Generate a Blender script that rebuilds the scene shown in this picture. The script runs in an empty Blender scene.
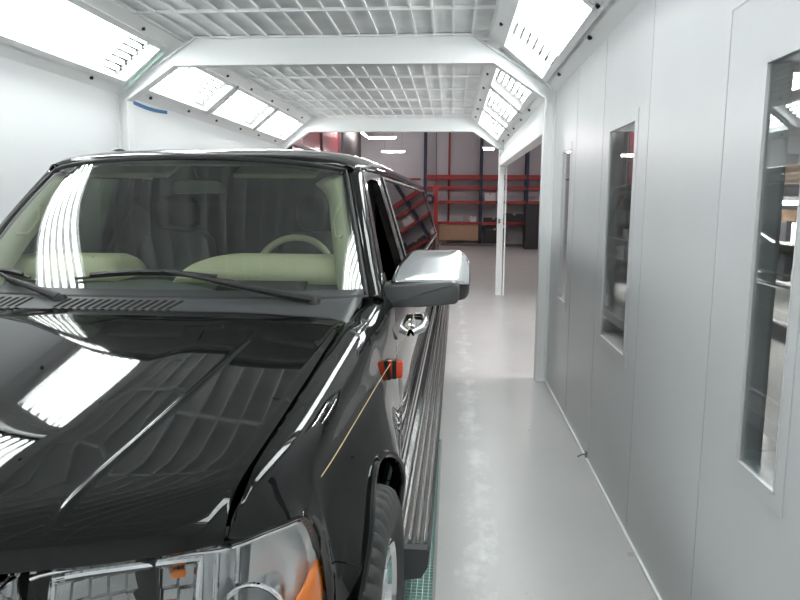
import bpy, bmesh, math, random
from mathutils import Vector, Matrix
random.seed(7)
C = bpy.context.scene.collection
PI = math.pi

# ------------------------------------------------------------------ materials
def new_mat(name):
    m = bpy.data.materials.new(name); m.use_nodes = True
    nt = m.node_tree
    return m, nt, nt.nodes['Principled BSDF']

def pmat(name, col, rough=0.5, metal=0.0, coat=0.0, spec=0.5, noise=0.0, nscale=6.0, bump=0.0, bscale=60.0):
    m, nt, b = new_mat(name)
    b.inputs['Base Color'].default_value = (*col, 1)
    b.inputs['Roughness'].default_value = rough
    b.inputs['Metallic'].default_value = metal
    b.inputs['Coat Weight'].default_value = coat
    b.inputs['Coat Roughness'].default_value = 0.02
    b.inputs['Specular IOR Level'].default_value = spec
    tc = nt.nodes.new('ShaderNodeTexCoord')
    if noise > 0:
        n = nt.nodes.new('ShaderNodeTexNoise'); n.inputs['Scale'].default_value = nscale; n.inputs['Detail'].default_value = 5
        nt.links.new(tc.outputs['Object'], n.inputs['Vector'])
        r = nt.nodes.new('ShaderNodeValToRGB')
        r.color_ramp.elements[0].position = 0.35; r.color_ramp.elements[1].position = 0.65
        r.color_ramp.elements[0].color = (*[c*(1-noise) for c in col], 1)
        r.color_ramp.elements[1].color = (*[min(1, c*(1+noise*0.5)) for c in col], 1)
        nt.links.new(n.outputs['Fac'], r.inputs['Fac']); nt.links.new(r.outputs['Color'], b.inputs['Base Color'])
    if bump > 0:
        n = nt.nodes.new('ShaderNodeTexNoise'); n.inputs['Scale'].default_value = bscale; n.inputs['Detail'].default_value = 3
        nt.links.new(tc.outputs['Object'], n.inputs['Vector'])
        bp = nt.nodes.new('ShaderNodeBump'); bp.inputs['Strength'].default_value = bump; bp.inputs['Distance'].default_value = 0.01
        nt.links.new(n.outputs['Fac'], bp.inputs['Height']); nt.links.new(bp.outputs['Normal'], b.inputs['Normal'])
    return m

def emat(name, col, strength):
    m = bpy.data.materials.new(name); m.use_nodes = True
    nt = m.node_tree; nt.nodes.clear()
    e = nt.nodes.new('ShaderNodeEmission'); o = nt.nodes.new('ShaderNodeOutputMaterial')
    e.inputs['Color'].default_value = (*col, 1); e.inputs['Strength'].default_value = strength
    nt.links.new(e.outputs[0], o.inputs[0])
    return m

def glassmat(name, tint, ior=1.5, rough=0.0, refl=1.0):
    """thin pane: tinted see-through plus a Fresnel mirror reflection"""
    m = bpy.data.materials.new(name); m.use_nodes = True
    nt = m.node_tree; nt.nodes.clear()
    t = nt.nodes.new('ShaderNodeBsdfTransparent'); t.inputs['Color'].default_value = (*tint, 1)
    g = nt.nodes.new('ShaderNodeBsdfGlossy'); g.inputs['Roughness'].default_value = rough
    g.inputs['Color'].default_value = (refl, refl, refl, 1)
    f = nt.nodes.new('ShaderNodeFresnel')
    # both faces of the pane reflect as air-to-glass (the node would otherwise give total reflection on the way out)
    ge = nt.nodes.new('ShaderNodeNewGeometry'); mr = nt.nodes.new('ShaderNodeMapRange')
    mr.inputs['To Min'].default_value = ior; mr.inputs['To Max'].default_value = 1/ior
    nt.links.new(ge.outputs['Backfacing'], mr.inputs['Value']); nt.links.new(mr.outputs[0], f.inputs['IOR'])
    mx = nt.nodes.new('ShaderNodeMixShader'); o = nt.nodes.new('ShaderNodeOutputMaterial')
    nt.links.new(f.outputs[0], mx.inputs[0]); nt.links.new(t.outputs[0], mx.inputs[1])
    nt.links.new(g.outputs[0], mx.inputs[2]); nt.links.new(mx.outputs[0], o.inputs[0])
    return m

M = {}
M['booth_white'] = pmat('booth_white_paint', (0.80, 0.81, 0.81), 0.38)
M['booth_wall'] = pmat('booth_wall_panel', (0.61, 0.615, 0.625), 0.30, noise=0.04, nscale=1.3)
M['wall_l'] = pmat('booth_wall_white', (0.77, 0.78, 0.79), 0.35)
M['seam'] = pmat('panel_seam', (0.5, 0.51, 0.52), 0.5)
M['slope'] = pmat('sloped_panel', (0.84, 0.845, 0.845), 0.4)
M['filter'] = pmat('ceiling_filter', (0.86, 0.87, 0.87), 0.8, noise=0.12, nscale=3.0, bump=0.3, bscale=9)
M['rib'] = pmat('ceiling_rib', (0.90, 0.91, 0.91), 0.45)
M['clip'] = pmat('black_clip', (0.02, 0.02, 0.02), 0.5)
M['reflector'] = pmat('lamp_reflector', (0.72, 0.73, 0.74), 0.3)
M['socket_shade'] = pmat('lamp_socket_and_end_shade', (0.018, 0.019, 0.019), 0.6)  # near-black, so lamp holders and reflector ends look dimmer beside the tubes
M['tube'] = emat('tube_glow', (0.98, 0.99, 1.0), 13.5)
M['tube_hall'] = emat('hall_tube_glow', (1.0, 0.94, 0.945), 66.0)
M['clear'] = glassmat('clear_pane', (0.96, 0.98, 0.97))
M['window'] = glassmat('window_pane', (0.80, 0.82, 0.82), 1.6)
M['windshield'] = glassmat('windshield_glass', (0.80, 0.88, 0.80), 1.85)
M['tint'] = glassmat('tinted_glass', (0.055, 0.055, 0.05), 1.52)
M['doorglass'] = glassmat('door_glass', (0.30, 0.33, 0.30), 1.5)
M['lens'] = glassmat('headlight_lens', (0.95, 0.96, 0.96), 1.45)
M['paint'] = pmat('black_car_paint', (0.004, 0.0045, 0.0045), 0.03, spec=0.40)
M['gloss_black'] = pmat('gloss_black_trim', (0.006, 0.006, 0.006), 0.12)
M['plastic'] = pmat('black_grained_plastic', (0.05, 0.052, 0.053), 0.45, bump=0.05, bscale=400)
M['mirror_plastic'] = pmat('dark_grey_plastic', (0.075, 0.077, 0.078), 0.42)
M['rubber'] = pmat('black_rubber', (0.018, 0.018, 0.018), 0.55)
M['dark'] = pmat('underbody_black', (0.01, 0.01, 0.01), 0.8)
M['slot'] = pmat('slot_black', (0.004, 0.004, 0.004), 0.9)
M['tire'] = pmat('tire_rubber', (0.045, 0.046, 0.046), 0.7)
M['chrome'] = pmat('chrome', (0.86, 0.87, 0.88), 0.06, 1.0)
M['chrome_soft'] = pmat('soft_chrome', (0.84, 0.85, 0.86), 0.14, 1.0)
M['satin'] = pmat('satin_metal', (0.55, 0.55, 0.55), 0.25, 1.0)
M['facet'] = pmat('headlight_facets', (0.80, 0.81, 0.82), 0.32, 0.75)
M['dark_chrome'] = pmat('dark_reflector', (0.5, 0.5, 0.5), 0.12, 1.0)
M['amber'] = pmat('amber_lens', (0.85, 0.22, 0.03), 0.25)
M['orange'] = pmat('orange_red_lens', (0.75, 0.075, 0.02), 0.12, coat=0.6)
M['gold'] = pmat('gold_pinstripe', (0.62, 0.50, 0.25), 0.4)
M['beige'] = pmat('beige_vinyl', (0.33, 0.31, 0.22), 0.6, bump=0.03, bscale=200)
M['beige_l'] = pmat('beige_headliner', (0.27, 0.265, 0.20), 0.85)
M['seat'] = pmat('dark_seat_leather', (0.05, 0.053, 0.052), 0.5)
M['dashdark'] = pmat('dash_dark', (0.03, 0.035, 0.033), 0.6)
M['board'] = pmat('running_board_metal', (0.34, 0.325, 0.315), 0.2, 1.0)
M['board_dark'] = pmat('running_board_groove', (0.02, 0.02, 0.02), 0.5)
M['steel'] = pmat('galvanised_edge', (0.25, 0.26, 0.26), 0.5, 0.6)
M['grate'] = pmat('grating_bars', (0.42, 0.60, 0.56), 0.5)
M['grate_bed'] = pmat('filter_bed_green', (0.10, 0.26, 0.235), 0.8)
M['blue'] = pmat('blue_rack_paint', (0.009, 0.012, 0.042), 0.5)
M['red'] = pmat('red_rack_paint', (0.33, 0.022, 0.020), 0.45)
M['red_gloss'] = pmat('red_gloss_panel', (0.33, 0.045, 0.06), 0.18)
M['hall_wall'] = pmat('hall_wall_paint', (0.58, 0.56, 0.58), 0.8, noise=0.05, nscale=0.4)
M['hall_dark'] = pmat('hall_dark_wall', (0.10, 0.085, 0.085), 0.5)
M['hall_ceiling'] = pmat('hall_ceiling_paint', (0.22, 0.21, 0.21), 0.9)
M['card'] = pmat('tan_board', (0.42, 0.27, 0.17), 0.8, noise=0.06)
M['tan'] = pmat('tan_part', (0.45, 0.30, 0.19), 0.6, noise=0.2, nscale=8)
M['blackbox'] = pmat('black_equipment', (0.016, 0.016, 0.018), 0.5)
M['greybox'] = pmat('grey_carton', (0.35, 0.34, 0.33), 0.8)
M['whitebox'] = pmat('white_carton', (0.70, 0.68, 0.66), 0.8)
M['tape'] = pmat('blue_masking_tape', (0.05, 0.17, 0.36), 0.6)
M['bluemark'] = pmat('blue_marker', (0.08, 0.12, 0.40), 0.6)
M['mint'] = pmat('mint_glass_edge', (0.55, 0.78, 0.68), 0.3)

def floor_mat():
    m, nt, b = new_mat('painted_concrete_floor')
    tc = nt.nodes.new('ShaderNodeTexCoord')
    n = nt.nodes.new('ShaderNodeTexNoise'); n.inputs['Scale'].default_value = 1.1; n.inputs['Detail'].default_value = 6
    nt.links.new(tc.outputs['Object'], n.inputs['Vector'])
    r = nt.nodes.new('ShaderNodeValToRGB')
    r.color_ramp.elements[0].position = 0.3; r.color_ramp.elements[0].color = (0.405, 0.40, 0.39, 1)
    r.color_ramp.elements[1].position = 0.7; r.color_ramp.elements[1].color = (0.45, 0.445, 0.435, 1)
    nt.links.new(n.outputs['Fac'], r.inputs['Fac'])
    # worn pale patches down the middle of the aisle (own shape)
    n2 = nt.nodes.new('ShaderNodeTexNoise'); n2.inputs['Scale'].default_value = 3.0; n2.inputs['Detail'].default_value = 9; n2.inputs['Roughness'].default_value = 0.7
    mp = nt.nodes.new('ShaderNodeMapping'); mp.inputs['Scale'].default_value = (1.6, 0.9, 1)
    nt.links.new(tc.outputs['Object'], mp.inputs['Vector']); nt.links.new(mp.outputs[0], n2.inputs['Vector'])
    sx = nt.nodes.new('ShaderNodeSeparateXYZ'); nt.links.new(tc.outputs['Object'], sx.inputs[0])
    a = nt.nodes.new('ShaderNodeMath'); a.operation = 'SUBTRACT'; a.inputs[1].default_value = 0.17; nt.links.new(sx.outputs['X'], a.inputs[0])
    a2 = nt.nodes.new('ShaderNodeMath'); a2.operation = 'ABSOLUTE'; nt.links.new(a.outputs[0], a2.inputs[0])
    a3 = nt.nodes.new('ShaderNodeMath'); a3.operation = 'MULTIPLY'; a3.inputs[1].default_value = -1.3; nt.links.new(a2.outputs[0], a3.inputs[0])
    a4 = nt.nodes.new('ShaderNodeMath'); a4.operation = 'ADD'; nt.links.new(a3.outputs[0], a4.inputs[0]); nt.links.new(n2.outputs['Fac'], a4.inputs[1])
    r2 = nt.nodes.new('ShaderNodeValToRGB')
    r2.color_ramp.elements[0].position = 0.42; r2.color_ramp.elements[0].color = (0, 0, 0, 1)
    r2.color_ramp.elements[1].position = 0.60; r2.color_ramp.elements[1].color = (1, 1, 1, 1)
    nt.links.new(a4.outputs[0], r2.inputs['Fac'])
    mx = nt.nodes.new('ShaderNodeMix'); mx.data_type = 'RGBA'
    nt.links.new(r2.outputs['Color'], mx.inputs['Factor']); nt.links.new(r.outputs['Color'], mx.inputs['A'])
    mx.inputs['B'].default_value = (0.60, 0.60, 0.585, 1)
    nt.links.new(mx.outputs['Result'], b.inputs['Base Color'])
    rr = nt.nodes.new('ShaderNodeMapRange'); rr.inputs['To Min'].default_value = 0.22; rr.inputs['To Max'].default_value = 0.38
    nt.links.new(n2.outputs['Fac'], rr.inputs['Value']); nt.links.new(rr.outputs[0], b.inputs['Roughness'])
    bp = nt.nodes.new('ShaderNodeBump'); bp.inputs['Strength'].default_value = 0.06; bp.inputs['Distance'].default_value = 0.02
    nt.links.new(n2.outputs['Fac'], bp.inputs['Height']); nt.links.new(bp.outputs['Normal'], b.inputs['Normal'])
    return m
M['floor'] = floor_mat()

# ------------------------------------------------------------------ mesh helpers
class MB:
    """collects shapes; build() links them as ONE mesh object"""
    def __init__(s): s.v = []; s.f = []
    def add(s, v, f):
        o = len(s.v); s.v += [tuple(p) for p in v]; s.f += [tuple(i+o for i in q) for q in f]; return s
    def box(s, x0, x1, y0, y1, z0, z1):
        v = [(x, y, z) for z in (z0, z1) for y in (y0, y1) for x in (x0, x1)]
        return s.add(v, [(0,2,3,1),(4,5,7,6),(0,1,5,4),(2,6,7,3),(0,4,6,2),(1,3,7,5)])
    def obox(s, c, u, v, w):
        """box centred c with half-axis vectors u v w"""
        c, u, v, w = map(Vector, (c, u, v, w))
        p = [c+a*u+b*v+d*w for d in (-1,1) for b in (-1,1) for a in (-1,1)]
        return s.add(p, [(0,2,3,1),(4,5,7,6),(0,1,5,4),(2,6,7,3),(0,4,6,2),(1,3,7,5)])
    def bar(s, a, b, w, h, up=(0,0,1)):
        a, b = Vector(a), Vector(b); d = (b-a); L = d.length; d.normalize()
        sd = d.cross(Vector(up)); sd.normalize(); u = sd.cross(d)
        return s.obox((a+b)/2, d*L/2, sd*w/2, u*h/2)
    def tube(s, pts, r, n=10, cap=True):
        pts = [Vector(p) for p in pts]; rings = []
        prev = None
        for i, p in enumerate(pts):
            t = (pts[min(i+1, len(pts)-1)]-pts[max(i-1, 0)]).normalized()
            if prev is None:
                a = Vector((0,0,1)) if abs(t.z) < .9 else Vector((1,0,0))
                nx = t.cross(a).normalized()
            else:
                nx = (prev - t*prev.dot(t)).normalized()
            prev = nx; ny = t.cross(nx)
            rr = r[i] if isinstance(r, (list, tuple)) else r
            rings.append([p+nx*rr*math.cos(2*PI*k/n)+ny*rr*math.sin(2*PI*k/n) for k in range(n)])
        return s.rings(rings, cap)
    def rings(s, rings, cap=True, closed=True, capstart=None):
        n = len(rings[0]); v = [p for r in rings for p in r]; f = []
        m = n if closed else n-1
        for i in range(len(rings)-1):
            for k in range(m):
                f.append((i*n+k, i*n+(k+1) % n, (i+1)*n+(k+1) % n, (i+1)*n+k))
        if cap:
            f.append(tuple(range(n-1, -1, -1))); f.append(tuple((len(rings)-1)*n+k for k in range(n)))
        return s.add(v, f)
    def grid(s, P):
        return s.rings(P, cap=False, closed=False)
    def prism(s, poly, axis, a, b):
        """extrude a 2D polygon along axis from a to b"""
        def mk(p, t):
            return {'x': (t, p[0], p[1]), 'y': (p[0], t, p[1]), 'z': (p[0], p[1], t)}[axis]
        return s.rings([[mk(p, a) for p in poly], [mk(p, b) for p in poly]])
    def build(s, name, mat, parent=None, smooth=False, solid=0.0, bevel=0.0, merge=False, angle=40, sub=0):
        me = bpy.data.meshes.new(name); me.from_pydata(s.v, [], s.f); me.update()
        bm = bmesh.new(); bm.from_mesh(me)
        if merge:
            bmesh.ops.remove_doubles(bm, verts=bm.verts, dist=1e-5)
            bmesh.ops.dissolve_degenerate(bm, edges=bm.edges, dist=1e-6)
        bmesh.ops.recalc_face_normals(bm, faces=bm.faces)
        if bevel > 0:
            es = [e for e in bm.edges if len(e.link_faces) == 2 and e.calc_face_angle(0) > 0.5]
            bmesh.ops.bevel(bm, geom=es, offset=bevel, segments=2, affect='EDGES', profile=0.6, clamp_overlap=True)
        bm.to_mesh(me); bm.free()
        if smooth:
            for p in me.polygons: p.use_smooth = True
            try: me.set_sharp_from_angle(angle=math.radians(angle))
            except Exception: pass
        me.materials.append(mat)
        o = bpy.data.objects.new(name, me); C.objects.link(o)
        if parent: o.parent = parent
        if solid:
            md = o.modifiers.new('solid', 'SOLIDIFY'); md.thickness = solid; md.offset = -1
        if sub:
            md = o.modifiers.new('sub', 'SUBSURF'); md.levels = sub; md.render_levels = sub
        return o

def thing(name, label, cat, loc=(0,0,0), rz=0.0, group=None):
    o = bpy.data.objects.new(name, None); C.objects.link(o)
    o.location = loc; o.rotation_euler = (0, 0, rz); o['label'] = label; o['category'] = cat
    if group: o['group'] = group
    return o
def tag(o, label, cat, group=None):
    o['label'] = label; o['category'] = cat
    if group: o['group'] = group
    return o
def struct(o):
    o['kind'] = 'structure'; return o
def interp(pts, x):
    if x <= pts[0][0]: return pts[0][1]
    for (a, b), (c, d) in zip(pts, pts[1:]):
        if x <= c: return b+(d-b)*(x-a)/(c-a)
    return pts[-1][1]
def sinterp(pts, x):
    """smooth (monotone-ish Catmull-Rom) interpolation"""
    n = len(pts)
    if x <= pts[0][0]: return pts[0][1]
    if x >= pts[-1][0]: return pts[-1][1]
    for i in range(n-1):
        if x <= pts[i+1][0]:
            x0, y0 = pts[i]; x1, y1 = pts[i+1]
            def sl(j):
                if j == 0: return (pts[1][1]-pts[0][1])/(pts[1][0]-pts[0][0])
                if j == n-1: return (pts[-1][1]-pts[-2][1])/(pts[-1][0]-pts[-2][0])
                a = (pts[j][1]-pts[j-1][1])/(pts[j][0]-pts[j-1][0]); b = (pts[j+1][1]-pts[j][1])/(pts[j+1][0]-pts[j][0])
                return 0 if a*b <= 0 else 2*a*b/(a+b)
            h = x1-x0; t = (x-x0)/h
            return ((1+2*t)*(1-t)**2*y0+t*(1-t)**2*h*sl(i)+t*t*(3-2*t)*y1+t*t*(t-1)*h*sl(i+1))
def sstep(a, b, x):
    t = max(0, min(1, (x-a)/(b-a))); return t*t*(3-2*t)
def catmull(pts, n):
    P = [Vector(p) for p in pts]; P = [2*P[0]-P[1]]+P+[2*P[-1]-P[-2]]; out = []
    for i in range(1, len(P)-2):
        for k in range(n):
            t = k/n; a, b, c, d = P[i-1:i+3]
            out.append(0.5*((2*b)+(c-a)*t+(2*a-5*b+4*c-d)*t*t+(3*b-a-3*c+d)*t**3))
    out.append(P[-2]); return out

# ------------------------------------------------------------------ camera
f_px, pit, yaw, rol = 685.5637, 0.1427, 0.07452, 0.00622
fw = Vector((-math.sin(yaw)*math.cos(pit), math.cos(yaw)*math.cos(pit), -math.sin(pit)))
rt = Vector((math.cos(yaw), math.sin(yaw), 0)); up = rt.cross(fw)
cr, sr = math.cos(rol), math.sin(rol)
R_, U_ = cr*rt+sr*up, -sr*rt+cr*up
cam = bpy.data.cameras.new('camera'); cam.sensor_width = 36; cam.lens = f_px/800*36; cam.clip_start = 0.05
co = bpy.data.objects.new('camera', cam); C.objects.link(co)
mw = Matrix(((R_.x, U_.x, -fw.x, 0), (R_.y, U_.y, -fw.y, 0), (R_.z, U_.z, -fw.z, 1.65), (0, 0, 0, 1)))
co.matrix_world = mw
bpy.context.scene.camera = co

# ------------------------------------------------------------------ the setting: floor, booth
XR, XL, D1, D2 = 0.90, -3.11, 6.38, 12.35
ZC, ZT, CW = 2.62, 3.10, 0.58           # slope foot, ceiling, slope width
Y0 = -1.8
PX0, PX1, PY0, PY1 = -2.35, -0.05, 1.2, 4.62   # grating pit
HX0, HX1, HY0, HY1, HZ = -9.0, 9.5, -4.0, 27.2, 6.2
mb = MB()
for (a, b, c, d) in ((HX0, PX0, HY0, HY1), (PX1, HX1, HY0, HY1), (PX0, PX1, HY0, PY0), (PX0, PX1, PY1, HY1)):
    mb.box(a, b, c, d, -0.3, 0.0)
struct(mb.build('floor', M['floor']))

# pit grating under the vehicle
gr = thing('floor_grating', 'pale green square-mesh floor grating running under the black limousine', 'grating', (PX0, PY0, 0))
W, L = PX1-PX0, PY1-PY0
MB().box(0, W, 0, L, -0.16, -0.09).build('filter_bed', M['grate_bed'], gr)
mb = MB(); st = 0.025
for i in range(int(W/st)+1): mb.box(i*st-0.0018, i*st+0.0018, 0, L, -0.03, -0.004)
for j in range(int(L/st)+1): mb.box(0, W, j*st-0.0018, j*st+0.0018, -0.03, -0.006)
mb.build('bearing_bars', M['grate'], gr)
mb = MB(); mb.box(W-0.008, W+0.006, 0, L, -0.05, 0.003); mb.box(-0.006, 0.008, 0, L, -0.05, 0.003)
mb.box(0, W, L-0.008, L+0.006, -0.05, 0.003); mb.box(0, W, -0.006, 0.008, -0.05, 0.003)
mb.build('edge_angle', M['steel'], gr)

# right wall with its window and door openings
T = 0.07
wins = [(3.56, 4.13, 0.86, 2.06), (5.44, 5.83, 0.86, 2.06)]
DY0, DY1, DZ = 1.42, 2.42, 2.275
def wall_strip(ya, yb, za, zb, mat=None):
    return MB().box(XR, XR+T, ya, yb, za, zb)
mb = MB()
mb.box(XR, XR+T, Y0, DY0, 0, ZC); mb.box(XR, XR+T, DY0, DY1, DZ, ZC)
ys = [DY1, 3.56, 4.13, 5.44, 5.83, D1]
mb.box(XR, XR+T, DY1, 3.56, 0, ZC); mb.box(XR, XR+T, 4.13, 5.44, 0, ZC); mb.box(XR, XR+T, 5.83, D1, 0, ZC)
for a, b, z0, z1 in wins:
    mb.box(XR, XR+T, a, b, 0, z0); mb.box(XR, XR+T, a, b, z1, ZC)
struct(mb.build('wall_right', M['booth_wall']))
mb = MB()
for y in (3.33, 4.31, 5.22): mb.box(XR-0.0015, XR+0.001, y-0.002, y+0.002, 0.02, ZC)
struct(mb.build('trim_1', M['seam']))
mb = MB(); mb.box(XR-0.012, XR, DY1, D1, 0.0, 0.012); mb.box(XR-0.012, XR, Y0, DY0, 0.0, 0.012)
struct(mb.build('baseboard_right', M['booth_white']))

def window(name, ya, yb, za, zb, x0, x1, fr=0.05):
    """flush double-glazed window: raised border, reveal and two panes"""
    mb = MB(); e = 0.003
    for (a, b, c, d) in ((ya-fr, ya, za-fr, zb+fr), (yb, yb+fr, za-fr, zb+fr), (ya, yb, za-fr, za), (ya, yb, zb, zb+fr)):
        mb.box(x0-e, x0-0.0005, a, b, c, d)
    for (a, b, c, d) in ((ya, ya+0.006, za, zb), (yb-0.006, yb, za, zb), (ya, yb, za, za+0.006), (ya, yb, zb-0.006, zb)):
        mb.box(x0-e, x1, a, b, c, d)
    o = struct(mb.build(name, M['booth_wall']))
    MB().box(x0+0.004, x0+0.008, ya+0.006, yb-0.006, za+0.006, zb-0.006).build('outer_pane', M['window'], o)
    MB().box(x1-0.012, x1-0.008, ya+0.006, yb-0.006, za+0.006, zb-0.006).build('inner_pane', M['clear'], o)
    return o
window('window_1', *wins[0], XR, XR+T)
window('window_2', *wins[1], XR, XR+T)
# personnel door, flush in the wall, with a tall narrow window
WY0, WY1, WZ0, WZ1 = 1.865, 2.122, 0.857, 2.055
g = 0.004; mb = MB()
dx0, dx1 = XR+0.001, XR+T
mb.box(dx0, dx1, DY0+g, WY0, 0.012, DZ-g); mb.box(dx0, dx1, WY1, DY1-g, 0.012, DZ-g)
mb.box(dx0, dx1, WY0, WY1, 0.012, WZ0); mb.box(dx0, dx1, WY0, WY1, WZ1, DZ-g)
door = struct(mb.build('door_1', M['booth_wall']))
mb = MB(); e = 0.006; fr = 0.045
for (a, b, c, d) in ((WY0-fr, WY0, WZ0-fr, WZ1+fr), (WY1, WY1+fr, WZ0-fr, WZ1+fr), (WY0, WY1, WZ0-fr, WZ0), (WY0, WY1, WZ1, WZ1+fr)):
    mb.box(dx0-0.004, dx0-0.0005, a, b, c, d)
for (a, b, c, d) in ((WY0, WY0+0.005, WZ0, WZ1), (WY1-0.005, WY1, WZ0, WZ1), (WY0, WY1, WZ0, WZ0+0.005), (WY0, WY1, WZ1-0.005, WZ1)):
    mb.box(dx0-e, dx1, a, b, c, d)
mb.build('window_frame', M['booth_wall'], door)
MB().box(dx0+0.004, dx0+0.008, WY0+0.005, WY1-0.005, WZ0+0.005, WZ1-0.005).build('outer_pane', M['window'], door)
MB().box(dx1-0.012, dx1-0.008, WY0+0.005, WY1-0.005, WZ0+0.005, WZ1-0.005).build('inner_pane', M['clear'], door)
mb = MB(); mb.box(XR-0.001, XR+0.03, DY1-g, DY1, 0, DZ); mb.box(XR-0.001, XR+0.03, DY0, DY1, DZ-g, DZ)
struct(mb.build('trim_2', M['seam']))

# left wall (full length) and end wall behind the camera
MB_l = MB().box(XL-T, XL, Y0, D2, 0, ZC)
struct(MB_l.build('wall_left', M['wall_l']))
struct(MB().prism([(XL-T, 0), (XR+T, 0), (XR+T, ZC), (XR-CW, ZT+0.1), (XL+CW, ZT+0.1), (XL-T, ZC)], 'y', Y0-0.08, Y0).build('wall_front', M['wall_l']))

# sloped upper corners: two strips each side of the lamp row, and cross pieces
S0, S1 = 0.19, 0.83                       # lamp row as fraction of the slope
def slope_pt(side, t, y, off=0.0):
    x = XR-CW*t; z = ZC+(ZT-ZC)*t
    L_ = math.hypot(CW, ZT-ZC); nx, nz = (ZT-ZC)/L_, CW/L_   # outward-up normal
    x += nx*off; z += nz*off
    if side < 0: x = XL+XR-x
    return Vector((x, y, z))
def slope_slab(mb, side, t0, t1, y0, y1, o0, o1):
    r = [[slope_pt(side, t0, y, o0), slope_pt(side, t1, y, o0), slope_pt(side, t1, y, o1), slope_pt(side, t0, y, o1)] for y in (y0, y1)]
    mb.rings(r)
secs = [(-0.75, D1-0.06), (D1+0.06, D2-0.06)]
panels = []
for s0, s1 in secs:
    p = (s1-s0)/3
    for k in range(3): panels.append((s0+k*p+0.07, s0+(k+1)*p-0.07))
for side, nm in ((1, 'ceiling_slope_right'), (-1, 'ceiling_slope_left')):
    mb = MB()
    slope_slab(mb, side, 0, S0, Y0, D2, 0, 0.03); slope_slab(mb, side, S1, 1.0, Y0, D2, 0, 0.03)
    edges = [Y0]+[e for p in panels for e in p]+[D2]
    for a, b in zip(edges[0::2], edges[1::2]): slope_slab(mb, side, S0, S1, a, b, 0, 0.03)
    struct(mb.build(nm, M['slope']))
# flat ceiling: filter blankets held by a grid of bars
cx0, cx1 = XL+CW, XR-CW
struct(MB().box(cx0, cx1, Y0, D2, ZT+0.03, ZT+0.05).build('ceiling', M['filter']))
mb = MB(); n = 17; stp = (cx1-cx0)/n
for i in range(n+1):
    x = cx0+i*stp; w = 0.009 if 0 < i < n else 0.02
    mb.box(x-w, x+w, Y0, D2, ZT+0.010, ZT+0.03)
struct(mb.build('trim_4', M['rib']))
mb = MB()
for y in [5.50-0.9*k for k in range(9)]+[6.53+0.93*k for k in range(7)]:
    if y < D2-0.1: mb.box(cx0, cx1, y-0.013, y+0.013, ZT+0.002, ZT+0.028)
struct(mb.build('trim_5', M['rib']))
# small blue pen marks on the filters
for (x, y, lab) in ((-2.06, 5.15, 'small blue pen mark on ceiling filter at the left edge'), (-1.29, 5.0, 'small blue pen mark on ceiling filter above the middle of the hood'),
                    (-0.48, 5.0, 'small blue pen mark on ceiling filter nearest the right lamps')):
    mb = MB(); mb.tube([(x-0.06, y, ZT+0.028), (x-0.02, y-0.015, ZT+0.0275), (x+0.03, y, ZT+0.0275), (x+0.06, y+0.03, ZT+0.028)], 0.006, 6)
    tag(mb.build('pen_mark', M['bluemark']), lab, 'mark')

# portal frames
def portal(name, y, KW, th=0.12):
    co_, ch, bd = 0.10, 0.22, 0.235
    outer = [(XR+.001, 0), (XR+.001, ZC+0.02), (XR-KW, ZT+0.02), (XL+KW, ZT+0.02), (XL-.001, ZC+0.02), (XL-.001, 0)]
    zin = ZT-bd
    inner = [(XR-co_, 0), (XR-co_, ZC-0.06), (0.345, zin), (XL+XR-0.345, zin), (XL+co_, ZC-0.06), (XL+co_, 0)]
    mb = MB(); yo = (y-th/2, y+th/2)
    for i in range(5):
        q = [outer[i], outer[i+1], inner[i+1], inner[i]]
        # channel: a web and two flanges
        def lerp(a, b, t): return (a[0]+(b[0]-a[0])*t, a[1]+(b[1]-a[1])*t)
        d = 0.022/ max(0.05, math.dist(outer[i], inner[i])); d2 = 0.022/max(0.05, math.dist(outer[i+1], inner[i+1]))
        mb.prism([inner[i], inner[i+1], lerp(inner[i+1], outer[i+1], d2), lerp(inner[i], outer[i], d)], 'y', y-th/2, y+th/2)
        mb.prism([outer[i], outer[i+1], lerp(outer[i+1], inner[i+1], d2), lerp(outer[i], inner[i], d)], 'y', y-th/2, y+th/2)
        mb.prism([lerp(outer[i], inner[i], d*.5), lerp(outer[i+1], inner[i+1], d2*.5), lerp(inner[i+1], outer[i+1], d2*.5), lerp(inner[i], outer[i], d*.5)], 'y', y-0.02, y+th/2-0.004)
    o = struct(mb.build(name, M['booth_white']))
    mb = MB()
    for x in (XR-co_+0.0, XL): mb.box(x, x+co_, y-th/2-0.03, y+th/2+0.01, 0, 0.008)
    mb.build('foot_plate', M['booth_white'], o)
    return o
portal('trim_6', D1, 0.77); portal('trim_7', D2, CW)
# header and jamb of the open side bay between the portals
mb = MB(); mb.box(XR-0.09, XR+0.03, D1+0.06, D2-0.06, 2.27, 2.43); mb.box(XR-0.02, XR+0.05, D1+0.06, D2-0.06, 2.47, ZC+0.01)
mb.box(XR-0.07, XR+0.03, D1+0.06, D2-0.06, 2.43, 2.47)
struct(mb.build('trim_8', M['booth_white']))
mb = MB(); mb.box(XR+0.022, XR+0.045, D2-0.10, D2-0.05, 0, 2.27)
struct(mb.build('trim_9', M['booth_white']))
o = MB(); o.box(XR-0.088, XR-0.05, D2-0.10, D2-0.06, 1.28, 1.36); o.tube([(XR-0.075, D2-0.10, 1.34), (XR-0.075, D2-0.14, 1.34), (XR-0.075, D2-0.14, 1.29)], 0.008)
tag(o.build('door_latch', M['satin']), 'small metal latch on the far right white column', 'latch')

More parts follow.
